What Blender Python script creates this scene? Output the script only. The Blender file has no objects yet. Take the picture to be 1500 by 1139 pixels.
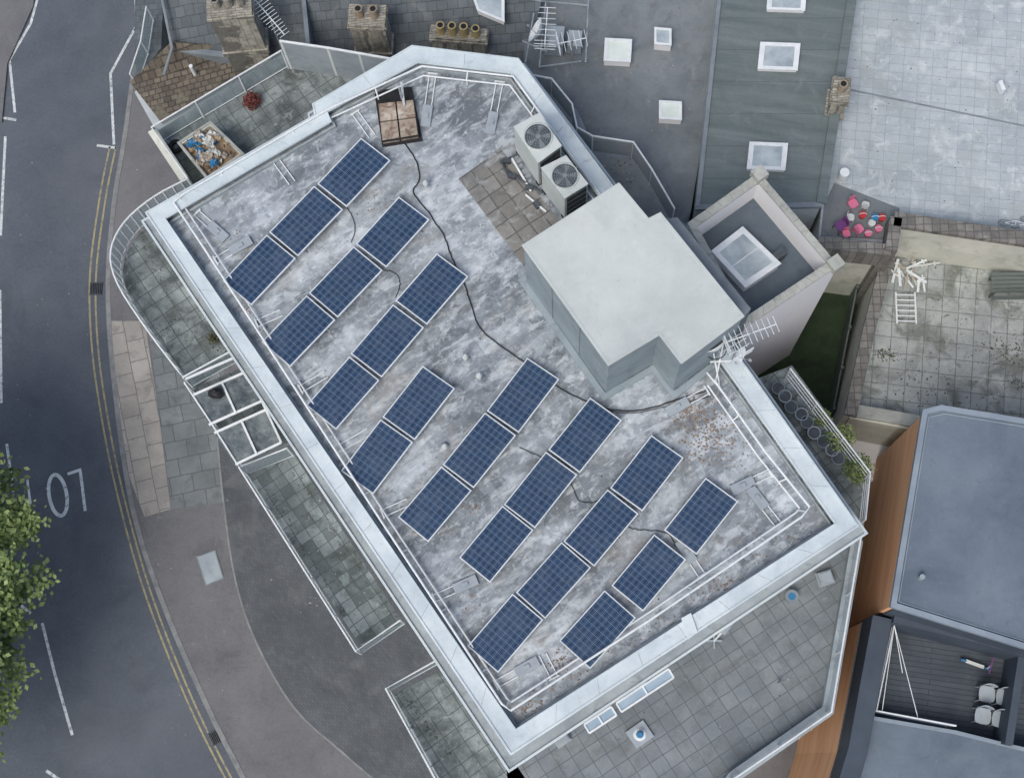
import bpy, math, random
from mathutils import Vector, Matrix
random.seed(7)
R=random.random
U=random.uniform
# ------------------------------------------------------------------ camera
F=2200.0; ROOF=12.0; CAMZ=ROOF+37.0
NAD=(830.0,1118.0)
up=Vector((-(NAD[0]-750),(NAD[1]-569.5),F)).normalized()
Xw=(Vector((1,0,0))-up*up.x).normalized()
Yw=up.cross(Xw)
RM=Matrix((Xw,Yw,up))
def ray(u,v): return RM@Vector((u-750.0,-(v-569.5),-F))
_d=ray(750,569.5); _t=(ROOF-CAMZ)/_d.z
CAM=Vector((-_d.x*_t,-_d.y*_t,CAMZ))
def P(u,v,z):
    d=ray(u,v); t=(z-CAMZ)/d.z
    p=CAM+d*t; p.z=z
    return p
def PP(l,z): return [P(a,b,z) for a,b in l]
def ang(a,b,z=ROOF):
    d=P(*b,z)-P(*a,z); return math.atan2(d.y,d.x)
sc=bpy.context.scene
cd=bpy.data.cameras.new("camera"); cam=bpy.data.objects.new("camera",cd); sc.collection.objects.link(cam)
cd.sensor_width=36; cd.lens=F/1500*36; cd.clip_end=3000; cd.clip_start=0.5
cam.matrix_world=Matrix.Translation(CAM)@RM.to_4x4()
sc.camera=cam
# ------------------------------------------------------------------ light
w=bpy.data.worlds.new("World"); sc.world=w; w.use_nodes=True
nt=w.node_tree; bg=nt.nodes["Background"]
sky=nt.nodes.new("ShaderNodeTexSky"); sky.sky_type='NISHITA'; sky.sun_disc=False
SE,SR=math.radians(58),math.radians(205)
sky.sun_elevation=SE; sky.sun_rotation=SR; sky.air_density=1.0; sky.dust_density=4.0; sky.ozone_density=1.0
nt.links.new(sky.outputs[0],bg.inputs[0]); bg.inputs[1].default_value=0.15
sd=bpy.data.lights.new("sun",'SUN'); sd.energy=1.4; sd.angle=math.radians(28); sd.color=(1,0.98,0.95)
so=bpy.data.objects.new("sun",sd); sc.collection.objects.link(so)
sdir=Vector((math.sin(SR)*math.cos(SE),math.cos(SR)*math.cos(SE),math.sin(SE)))
so.rotation_euler=sdir.to_track_quat('Z','Y').to_euler(); so.location=(0,0,60)
sc.view_settings.view_transform='Standard'; sc.view_settings.look='None'; sc.view_settings.exposure=0
# ------------------------------------------------------------------ materials
K=1.2
def C(r,g,b,k=None):
    k=K if k is None else k
    f=lambda c:(c/12.92 if c<=0.04045 else ((c+0.055)/1.055)**2.4)
    return (min(.8,f(r/255)*k*.98),min(.8,f(g/255)*k*1.01),min(.8,f(b/255)*k*.975),1)
class NT:
    def __init__(s,name):
        s.m=bpy.data.materials.new(name); s.m.use_nodes=True; s.t=s.m.node_tree
        s.b=s.t.nodes["Principled BSDF"]; s.N=s.t.nodes; s.L=s.t.links
    def n(s,t,**k):
        x=s.N.new(t)
        for a,b in k.items(): setattr(x,a,b)
        return x
    def put(s,sock,v):
        if isinstance(v,(int,float)): 
            sock.default_value=v
        elif isinstance(v,(tuple,list)): sock.default_value=v
        else: s.L.new(v,sock)
    def math(s,op,a,b=0.0,c=None):
        x=s.n("ShaderNodeMath",operation=op); s.put(x.inputs[0],a); s.put(x.inputs[1],b)
        if c is not None: s.put(x.inputs[2],c)
        return x.outputs[0]
    def pos(s,rot=0,scale=(1,1,1)):
        g=s.n("ShaderNodeNewGeometry"); mp=s.n("ShaderNodeMapping",vector_type='TEXTURE')
        s.L.new(g.outputs["Position"],mp.inputs[0]); mp.inputs["Rotation"].default_value=(0,0,rot)
        mp.inputs["Scale"].default_value=scale
        return mp.outputs[0]
    def noise(s,vec,scale,detail=5,rough=.6,dist=0):
        x=s.n("ShaderNodeTexNoise"); s.L.new(vec,x.inputs["Vector"]); x.inputs["Scale"].default_value=scale
        x.inputs["Detail"].default_value=detail; x.inputs["Roughness"].default_value=rough; x.inputs["Distortion"].default_value=dist
        return x.outputs["Fac"]
    def ramp(s,fac,stops,interp='LINEAR'):
        x=s.n("ShaderNodeValToRGB"); e=x.color_ramp; e.interpolation=interp
        while len(e.elements)<len(stops): e.elements.new(0.5)
        for i,(p,c) in enumerate(stops):
            e.elements[i].position=p; e.elements[i].color=c if isinstance(c,tuple) else (c,c,c,1)
        s.L.new(fac,x.inputs[0]); return x.outputs[0]
    def mix(s,f,a,b,mode='MIX'):
        x=s.n("ShaderNodeMix",data_type='RGBA',blend_type=mode); s.put(x.inputs[0],f); s.put(x.inputs[6],a); s.put(x.inputs[7],b)
        return x.outputs[2]
    def bump(s,h,st=.3,d=.02):
        x=s.n("ShaderNodeBump"); s.L.new(h,x.inputs["Height"]); x.inputs["Strength"].default_value=st; x.inputs["Distance"].default_value=d
        s.L.new(x.outputs[0],s.b.inputs["Normal"])
    def fin(s,col,rough=.8,metal=0):
        s.put(s.b.inputs["Base Color"],col); s.put(s.b.inputs["Roughness"],rough); s.b.inputs["Metallic"].default_value=metal
        s.b.inputs["Specular IOR Level"].default_value=.35
        return s.m
def M(name,cols,scale=1.0,rough=.85,bump=.3,brick=None,stain=None,metal=0,rot=0,grain=.25,stretch=(1,1,1)):
    """cols: list of colours dark to light mixed by layered noise; brick=(rot,w,h,mortar,msize,offset,contrast)"""
    s=NT(name); v=s.pos(rot,stretch); raw=s.pos()
    n1=s.noise(v,scale,7,.62,.3); n2=s.noise(raw,scale*9+6,4,.65)
    n3=s.noise(raw,70,2,.7)
    val=s.math('ADD',s.math('MULTIPLY',n1,1-grain),s.math('MULTIPLY',s.math('ADD',s.math('MULTIPLY',n2,.6),s.math('MULTIPLY',n3,.4)),grain))
    k=len(cols); st=[(0.36+0.28*i/max(1,k-1),c) for i,c in enumerate(cols)]
    col=s.ramp(val,st) if k>1 else cols[0]
    h=n2
    if brick:
        br,bw,bh,mc,ms,off,con=brick
        bt=s.n("ShaderNodeTexBrick"); bt.offset=off
        wob=s.n("ShaderNodeVectorMath",operation='ADD'); nn=s.n("ShaderNodeTexNoise"); nn.inputs["Scale"].default_value=2.0
        bp=s.pos(br); s.L.new(bp,nn.inputs["Vector"])
        sm=s.n("ShaderNodeVectorMath",operation='SCALE'); s.L.new(nn.outputs["Color"],sm.inputs[0]); sm.inputs["Scale"].default_value=.05
        s.L.new(bp,wob.inputs[0]); s.L.new(sm.outputs[0],wob.inputs[1]); s.L.new(wob.outputs[0],bt.inputs["Vector"])
        bt.inputs["Scale"].default_value=1; bt.inputs["Brick Width"].default_value=bw; bt.inputs["Row Height"].default_value=bh
        bt.inputs["Mortar Size"].default_value=ms; bt.inputs["Mortar Smooth"].default_value=.3; bt.inputs["Bias"].default_value=0
        bt.inputs["Color1"].default_value=(1-con,1-con,1-con,1); bt.inputs["Color2"].default_value=(1+con*.6,1+con*.6,1+con*.6,1)
        bt.inputs["Mortar"].default_value=(1,1,1,1)
        c2=s.mix(1.0,col,bt.outputs["Color"],'MULTIPLY')
        mf=s.math('MULTIPLY',bt.outputs["Fac"],s.ramp(n2,[(.3,.45),(.6,1.0)]))
        col=s.mix(mf,c2,mc)
        h=s.math('SUBTRACT',s.math('MULTIPLY',n2,.4),s.math('MULTIPLY',bt.outputs["Fac"],.6))
    if stain:
        for sc_,lo,hi,c,amt in stain:
            sn=s.noise(raw,sc_,6,.65,.6)
            col=s.mix(s.math('MULTIPLY',s.ramp(sn,[(lo,0.0),(hi,1.0)]),amt),col,c)
    if bump: s.bump(h,bump,.02)
    return s.fin(col,rough,metal)
AB=ang((212,311),(748,1106))          # long side of the building
def deck():
    s=NT("roof_membrane"); raw=s.pos(); v=s.pos(AB+math.radians(90),(1.5,.8,1))
    wn=s.n("ShaderNodeTexNoise"); s.L.new(raw,wn.inputs["Vector"]); wn.inputs["Scale"].default_value=2.4; wn.inputs["Detail"].default_value=7; wn.inputs["Roughness"].default_value=.65
    sm=s.n("ShaderNodeVectorMath",operation='SCALE'); s.L.new(wn.outputs["Color"],sm.inputs[0]); sm.inputs["Scale"].default_value=1.1
    ad=s.n("ShaderNodeVectorMath",operation='ADD'); s.L.new(v,ad.inputs[0]); s.L.new(sm.outputs[0],ad.inputs[1])
    def vor(sc_):
        x=s.n("ShaderNodeTexVoronoi"); x.feature='SMOOTH_F1'; x.inputs["Smoothness"].default_value=.25; x.inputs["Scale"].default_value=sc_; s.L.new(ad.outputs[0],x.inputs["Vector"])
        sp=s.n("ShaderNodeSeparateColor"); s.L.new(x.outputs["Color"],sp.inputs[0]); return sp.outputs[0]
    v1=vor(1.0); v2=vor(3.1)
    n1=s.noise(raw,.35,6,.6,.4); n2=s.noise(raw,5,7,.72,.3); n3=s.noise(raw,45,3,.7)
    val=s.math('ADD',s.math('ADD',s.math('MULTIPLY',v1,.18),s.math('MULTIPLY',v2,.16)),s.math('ADD',s.math('MULTIPLY',n1,.38),s.math('ADD',s.math('MULTIPLY',n2,.20),s.math('MULTIPLY',n3,.08))))
    col=s.ramp(val,[(.35,C(92,98,105)),(.45,C(122,128,136)),(.55,C(147,153,161)),(.67,C(180,185,192))])
    for rot_,st_,scl,lo,hi,amt,c in ((AB,(.7,1.3,1),1.1,.51,.66,.58,C(90,95,101)),(AB+1.2,(1.2,.8,1),.55,.51,.62,.48,C(98,103,109)),(AB,(.5,1.5,1),2.2,.52,.62,.52,C(194,198,204)),(AB+1.1,(.8,1.2,1),5.5,.56,.66,.42,C(208,211,215)),(AB+.6,(1.2,.8,1),1.8,.56,.68,.5,C(86,90,95)),(AB-.3,(.7,1.2,1),6,.60,.68,.3,C(82,85,89)),(AB+.2,(.5,1.8,1),.9,.56,.66,.45,C(190,194,200))):
        f=s.noise(s.pos(rot_,st_),scl,8,.68,.35)
        col=s.mix(s.math('MULTIPLY',s.ramp(f,[(lo,0.0),(hi,1.0)]),amt),col,c)
    bt=s.n("ShaderNodeTexBrick"); bt.offset=.5
    a2=s.n("ShaderNodeVectorMath",operation='ADD'); s2=s.n("ShaderNodeVectorMath",operation='SCALE'); s.L.new(wn.outputs["Color"],s2.inputs[0]); s2.inputs["Scale"].default_value=.12
    s.L.new(s.pos(AB+math.radians(90)),a2.inputs[0]); s.L.new(s2.outputs[0],a2.inputs[1]); s.L.new(a2.outputs[0],bt.inputs["Vector"])
    bt.inputs["Scale"].default_value=1; bt.inputs["Brick Width"].default_value=6.5; bt.inputs["Row Height"].default_value=1.0; bt.inputs["Mortar Size"].default_value=.018; bt.inputs["Mortar Smooth"].default_value=.6
    col=s.mix(s.math('MULTIPLY',bt.outputs["Fac"],s.math('MULTIPLY',s.ramp(n2,[(.4,0.0),(.6,1.0)]),.5)),col,C(92,95,102))
    br=s.noise(raw,.8,6,.7,.5)
    col=s.mix(s.math('MULTIPLY',s.ramp(br,[(.54,0.0),(.70,1.0)]),.42),col,C(130,121,112))
    b2=s.noise(raw,3.3,6,.7,.5)
    col=s.mix(s.math('MULTIPLY',s.ramp(b2,[(.60,0.0),(.70,1.0)]),.3),col,C(112,100,92))
    s.bump(s.math('ADD',s.math('MULTIPLY',n2,.6),s.math('MULTIPLY',v2,.4)),.3,.02)
    return s.fin(col,s.ramp(n1,[(.3,.5),(.7,.85)]))
m_deck=deck()
def cells():
    s=NT("solar_cells"); tc=s.n("ShaderNodeTexCoord"); sp=s.n("ShaderNodeSeparateXYZ"); s.L.new(tc.outputs["Object"],sp.inputs[0])
    cx=s.math('DIVIDE',s.math('ADD',sp.outputs[0],.8),.16); cy=s.math('DIVIDE',s.math('ADD',sp.outputs[1],.468),.156)
    def line(c,wd):
        f=s.math('FRACT',c); d=s.math('MINIMUM',f,s.math('SUBTRACT',1.0,f)); return s.math('LESS_THAN',d,wd)
    g=s.math('MAXIMUM',line(cx,.03),line(cy,.03))
    bus=line(s.math('ADD',s.math('MULTIPLY',cy,2.0),.5),.06); bus2=line(s.math('ADD',s.math('MULTIPLY',cx,2.0),.5),.05)
    cb=s.n("ShaderNodeCombineXYZ"); s.L.new(s.math('FLOOR',cx),cb.inputs[0]); s.L.new(s.math('FLOOR',cy),cb.inputs[1])
    oi=s.n("ShaderNodeObjectInfo"); s.L.new(s.math('MULTIPLY',oi.outputs["Random"],50.0),cb.inputs[2])
    wn=s.n("ShaderNodeTexWhiteNoise"); s.L.new(cb.outputs[0],wn.inputs["Vector"])
    base=s.ramp(wn.outputs["Value"],[(0,C(25,48,78,.85)),(1,C(37,63,95,.85))])
    crys=s.noise(tc.outputs["Object"],34,2,.5); base=s.mix(s.math('MULTIPLY',crys,.4),base,C(52,79,112,.85))
    col=s.mix(s.math('MULTIPLY',bus,.36),base,C(130,148,172,.85)); col=s.mix(s.math('MULTIPLY',bus2,.2),col,C(130,148,172,.85)); col=s.mix(s.math('MULTIPLY',g,.7),col,C(146,160,180,.85))
    g2=s.n("ShaderNodeNewGeometry"); dn=s.noise(g2.outputs["Position"],1.6,6,.7,.4)
    col=s.mix(s.math('MULTIPLY',s.ramp(dn,[(.45,0.0),(.75,1.0)]),.25),col,C(120,130,144,.85))
    sp2=s.noise(g2.outputs["Position"],38,2,.5); col=s.mix(s.math('MULTIPLY',s.ramp(sp2,[(.74,0.0),(.78,1.0)]),.35),col,C(190,192,190,.8))
    s.fin(col,s.ramp(dn,[(.3,.16),(.7,.34)])); s.b.inputs["Specular IOR Level"].default_value=.5
    return s.m
m_cells=cells()
m_frame=M("white_aluminium_frame",[C(186,192,197),C(212,216,219)],3,.45,0,grain=.3)
m_steel=M("galvanised_steel",[C(120,126,132),C(165,171,177)],4,.45,.05,metal=.3)
m_coping=M("pale_metal_coping",[C(166,175,182),C(183,191,197),C(196,203,207)],.9,.6,.05,stain=[(3,.58,.75,C(146,152,155),.5),(.7,.52,.75,C(170,178,182),.5),(9,.62,.7,C(150,154,155),.35)])
m_ledge=M("grey_cornice",[C(130,137,144),C(158,165,170)],1.2,.7,.1,stain=[(2.5,.53,.7,C(96,101,105),.6)])
m_render=M("painted_render_wall",[C(150,156,161),C(178,183,187)],1,.8,.1)
m_white=M("white_painted_metal",[C(192,198,202),C(214,218,221)],4,.5,0,stain=[(5,.57,.75,C(146,146,142),.5)])
m_whitewall=M("white_render",[C(214,216,217),C(228,230,231),C(232,233,233)],.8,.85,.1,stain=[(1.3,.62,.75,C(180,183,182),.5)])
m_boxroof=M("smooth_grey_roof_coating",[C(162,167,168),C(176,180,180),C(185,188,187)],.5,.75,.12,stain=[(1.1,.56,.72,C(154,157,156),.5),(3,.60,.7,C(192,194,194),.4),(.6,.52,.7,C(168,171,169),.5),(7,.64,.7,C(150,152,150),.4)])
m_boxwall=M("grey_membrane_wall",[C(118,129,137),C(142,151,158)],1.1,.7,.1,stain=[(2,.57,.7,C(98,107,113),.5)])
m_asphalt=M("asphalt",[C(72,77,86,1.2),C(83,88,97,1.2),C(94,98,107,1.2)],.45,.9,.4,grain=.5,stain=[(.6,.55,.7,C(66,70,78,1.2),.5),(1.8,.62,.75,C(106,109,115,1.2),.35),(.3,.5,.6,C(90,93,101,1.2),.35)])
m_ground=M("concrete_ground",[C(84,86,88),C(108,110,111)],.5,.9,.3)
m_pave=M("pavement_asphalt",[C(95,94,98,1.1),C(107,106,110,1.1),C(117,116,119,1.1)],.6,.9,.35,grain=.5,stain=[(1.1,.56,.7,C(88,87,90,1.1),.6),(2.6,.64,.72,C(136,135,137,1.1),.4)])
m_slabp=M("beige_paving_slabs",[C(138,134,131,1.15),C(162,156,151,1.15)],1.2,.85,.25,brick=(ang((165,490),(215,750),0),.75,.6,C(100,99,98,1.1),.018,.5,.14),stain=[(2,.56,.7,C(114,111,110,1.1),.7),(5,.6,.7,C(92,92,92,1.1),.4)])
m_slabg=M("grey_paving_slabs",[C(104,109,113,1.1),C(125,129,132,1.1)],1.2,.85,.25,brick=(ang((310,500),(215,520),0),.75,.6,C(80,83,86,1.1),.018,.5,.14),stain=[(2,.53,.7,C(88,91,93,1.1),.7)])
m_setts=M("dark_setts",[C(80,83,88,1.08),C(98,101,106,1.08)],.8,.85,.3,brick=(AB+.1,.16,.08,C(68,71,75,1.08),.007,.5,.12),stain=[(1,.54,.7,C(114,115,118,1.08),.5),(.5,.54,.66,C(72,75,80,1.08),.5)])
m_kerb=M("granite_kerb",[C(116,117,120,1.05),C(142,142,143,1.05)],2,.85,.2,stain=[(3,.5,.7,C(98,99,102,1.05),.6)])
m_paintw=M("worn_white_road_paint",[C(170,175,180),C(200,204,207)],3,.8,.1,stain=[(7,.5,.66,C(96,101,110,1.05),.8)])
m_paintf=M("very_worn_white_road_paint",[C(186,191,196,1.1),C(210,214,217,1.1)],3,.8,.1,stain=[(6,.52,.66,C(92,98,106,1.15),.8)])
m_painty=M("worn_yellow_road_paint",[C(148,138,108,1.05),C(166,154,120,1.05)],3,.8,.1,stain=[(6,.48,.62,C(94,98,104,1.1),.8)])
m_btile=M("mossy_balcony_tiles",[C(92,98,99),C(118,124,126),C(144,150,151)],1.6,.85,.2,brick=(AB,.4,.4,C(72,77,77),.014,0,.14),stain=[(1.2,.49,.65,C(66,71,70),.8),(4,.53,.68,C(74,78,76),.6),(3,.6,.7,C(172,176,177),.5)])
m_btile2=M("chequered_balcony_tiles",[C(98,105,107),C(134,142,144)],1.2,.8,.2,brick=(AB,.32,.32,C(70,74,75),.012,0,.4),stain=[(1.0,.5,.65,C(62,68,66),.8),(3,.6,.7,C(176,180,181),.4),(5,.56,.68,C(70,74,72),.5)])
m_terr=M("terrace_slabs",[C(98,104,109),C(113,118,123),C(128,132,136)],.7,.85,.25,brick=(ang((850,1120),(1200,890),9.2),.4,.4,C(80,85,89),.013,0,.09),stain=[(1.1,.52,.7,C(88,92,95),.65),(3.5,.62,.72,C(144,147,150),.4),(2.2,.54,.7,C(98,98,96),.5)])
m_acslab=M("brown_roof_slabs",[C(104,103,102),C(130,127,124)],1.8,.85,.3,brick=(AB,.42,.42,C(74,74,74),.02,0,.2),stain=[(2,.54,.68,C(84,83,82),.6),(2.8,.55,.68,C(160,163,167),.6)])
m_felt=M("grey_felt_roof",[C(98,103,109,1.08),C(112,117,122,1.08),C(126,130,134,1.08)],.5,.9,.35,stain=[(.9,.53,.7,C(88,92,97,1.08),.6),(4,.66,.72,C(154,158,160,1.05),.5),(1.6,.56,.68,C(136,138,139,1.08),.5),(2.6,.56,.68,C(96,95,92,1.05),.4)])
m_green=M("grey_mineral_felt",[C(86,96,98,1.12),C(99,108,110,1.12),C(111,120,122,1.12)],.7,.9,.35,stretch=(.25,3,1),rot=ang((1150,0),(1110,300),9),brick=(ang((1060,0),(1240,0),9),40,1.0,C(80,89,91,1.12),.012,0,0.02),stain=[(2,.56,.7,C(122,129,130,1.12),.45),(1,.54,.7,C(88,96,96,1.1),.5)])
m_wtile=M("pale_roof_tiles",[C(142,149,155),C(157,163,169),C(170,175,180)],.5,.8,.2,brick=(ang((1260,40),(1480,60),8),.42,.28,C(130,137,143),.010,.0,.06),stain=[(1.4,.54,.66,C(190,193,195),.6),(2.2,.54,.7,C(136,141,144),.55),(6,.58,.68,C(194,196,197),.5),(.9,.54,.66,C(148,152,153),.5)])
m_slate=M("dark_slate_roof",[C(80,86,93,1.12),C(100,106,112,1.12)],1,.8,.4,brick=(0.05,.3,.22,C(62,67,72,1.05),.01,.5,.2),stain=[(2,.58,.7,C(122,124,126,1.05),.5),(5,.6,.7,C(74,77,78,1.05),.4),(1.4,.56,.68,C(106,103,98,1.05),.4)])
m_brown=M("mossy_brown_roof_tiles",[C(88,82,76,1.1),C(114,104,94,1.1)],1.5,.9,.8,brick=(ang((200,115),(400,72),8),.22,.17,C(58,55,53,1.05),.018,.5,.32),stain=[(2.5,.52,.66,C(120,116,100,1.05),.6),(5,.58,.7,C(70,66,62,1.05),.5)])
m_cream=M("cream_render",[C(178,178,171),C(198,197,189)],1,.85,.15,stain=[(1.5,.54,.70,C(146,146,141),.6)])
m_coptile=M("weathered_concrete_coping",[C(140,141,138),C(166,167,162)],2,.85,.3,stain=[(3,.54,.7,C(114,114,110),.6)])
m_brickc=M("weathered_brick_coping",[C(104,102,100,1.05),C(136,132,128,1.05)],2.5,.9,.5,brick=(.0,.23,.22,C(82,81,80,1),.015,0,.25),stain=[(3,.55,.7,C(90,90,87,1),.6)])
m_patio=M("mossy_patio_slabs",[C(130,134,135),C(150,153,153),C(168,170,169)],1,.85,.2,brick=(ang((1310,440),(1500,460),6),.48,.48,C(100,104,102),.016,0,.09),stain=[(.9,.50,.62,C(96,98,92),.75),(4,.57,.67,C(80,82,76),.6),(2.2,.58,.68,C(184,186,184),.45)])
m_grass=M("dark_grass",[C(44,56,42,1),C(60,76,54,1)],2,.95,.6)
m_blue=M("blue_grey_flat_roof",[C(88,99,113,1.03),C(100,111,125,1.03),C(111,122,135,1.03)],.5,.7,.15,stain=[(.8,.54,.7,C(118,128,139,1),.5),(2.5,.6,.72,C(82,92,106,1),.5),(5,.66,.7,C(146,152,159,1),.4)])
m_bluec=M("blue_grey_coping",[C(112,122,135),C(132,141,152)],1,.6,.1)
m_tan=M("tan_timber_wall",[C(196,146,112,1.2),C(212,162,126,1.2),C(222,174,138,1.2)],.9,.7,.15,stretch=(3,3,.4),stain=[(2,.6,.75,C(176,126,94,1.2),.4)])
m_dkdeck=M("dark_decking",[C(66,73,82,1),C(84,91,100,1)],1,.7,.2,brick=(ang((1290,930),(1500,960),8),6,.14,C(46,51,58,1),.012,.5,.1))
m_dkwall=M("dark_blue_wall",[C(60,69,82,1),C(74,83,96,1)],1,.7,.1)
m_glass=NT("tinted_glass"); m_glass.fin(C(170,185,192),.08); m_glass.b.inputs["Alpha"].default_value=.3; m_glass=m_glass.m
m_glazing=M("pale_blue_glazing",[C(138,156,174,1),C(160,176,190,1)],1,.15,0,grain=.1)
m_dirtyglass=M("dirty_dark_glass",[C(62,70,76,1),C(96,104,108,1),C(130,136,138,1)],2.2,.25,0,stain=[(4,.52,.66,C(150,154,154,1),.5)])
m_skyl=M("opal_skylight",[C(188,196,192),C(208,213,208)],1.5,.4,0,grain=.1,stain=[(2,.6,.75,C(156,165,164),.4)])
m_glareglass=M("window_glass_painted_glare",[C(146,156,166,1),C(190,198,204,1)],1.4,.12,0,grain=.05)  # whitish sky glare on the panes is painted into this pale base colour
m_black=M("black_rubber",[C(30,30,33,1),C(44,45,48,1)],3,.6,.1)
m_rust=M("stained_concrete_slab",[C(128,112,100,1),C(164,150,138,1),C(198,188,176,1)],2.6,.85,.2,stain=[(3,.48,.62,C(112,80,60,1),.7),(5,.54,.66,C(70,58,52,1),.7)])
m_ac=M("ivory_casing",[C(168,173,173),C(184,188,187)],2,.5,0,stain=[(4,.56,.75,C(140,142,139),.5)])
m_grille=M("dark_grille",[C(60,65,72,1),C(84,90,97,1)],4,.6,0)
m_dark=M("dark_void",[C(32,34,38,1)],1,.9,0)
m_stack=M("weathered_stone_stack",[C(134,129,120,1.15),C(168,162,152,1.15)],3,.9,.5,brick=(.1,.23,.08,C(98,96,92,1.05),.01,.5,.25),stain=[(4,.5,.66,C(90,87,81,1),.7)])
m_terracotta=M("terracotta",[C(140,124,108,1),C(168,152,134,1)],4,.8,.2,stain=[(6,.5,.66,C(92,86,80,1),.6)])
m_yellowpot=M("lichen_pot",[C(150,132,96,1),C(176,158,116,1)],4,.9,.4)
m_board=M("grey_fence_panel",[C(146,154,163,1),C(166,173,181,1)],1.4,.6,.05,stain=[(2,.55,.7,C(124,130,136,1),.5)])
m_lead=M("lead_grey",[C(112,119,127,1),C(136,143,150,1)],2,.55,.15)
m_well=M("dark_blue_grey_felt",[C(78,88,100,1),C(96,106,117,1)],1,.7,.15,stain=[(2,.55,.7,C(66,75,86,1),.5)])
def solid(n,c,r=.6): return M(n,[tuple(x*.85 for x in c[:3])+(1,),c],4,r,0)
m_pink=solid("pink_plastic",C(216,120,150,1),.4); m_bluep=solid("blue_plastic",C(50,130,180,1),.4); m_red=solid("red_plastic",C(190,60,60,1),.4)
m_purple=solid("purple_plastic",C(120,70,130,1),.4); m_card=solid("cardboard",C(168,146,124,1),.9); m_tarp=solid("blue_tarpaulin",C(60,124,170,1),.5)
m_plastic=solid("white_plastic",C(206,207,206,1),.5); m_greenp=solid("grey_green_painted_timber",C(104,112,110,1.05),.8); m_timber=solid("pale_timber",C(176,166,156,1),.8)
m_redplant=solid("reddish_leaves",C(112,62,58,1),.8)
def leafmat(n,a,b,c):
    s=NT(n); g=s.n("ShaderNodeNewGeometry"); v=s.pos(); nn=s.noise(v,1.1,4,.6)
    val=s.math('ADD',s.math('MULTIPLY',g.outputs["Random Per Island"],.45),s.math('MULTIPLY',nn,.6))
    col=s.ramp(val,[(.25,a),(.55,b),(.85,c)]); s.fin(col,.6); return s.m
m_leaf=leafmat("tree_leaves",(.09,.145,.045,1),(.19,.26,.085,1),(.32,.39,.17,1))
m_moss=leafmat("moss",(.05,.055,.035,1),(.09,.09,.06,1),(.13,.15,.08,1))
m_bark=M("bark",[(.05,.04,.03,1),(.09,.07,.055,1)],4,.95,.6)
m_litter=leafmat("brown_leaf_litter",C(104,92,84,1),C(138,118,104,1),C(160,142,126,1))
m_chips=leafmat("grey_debris",C(70,70,70,1),C(130,130,128,1),C(190,190,188,1))
m_cable=solid("black_cable",C(34,36,40,1),.5)
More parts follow.
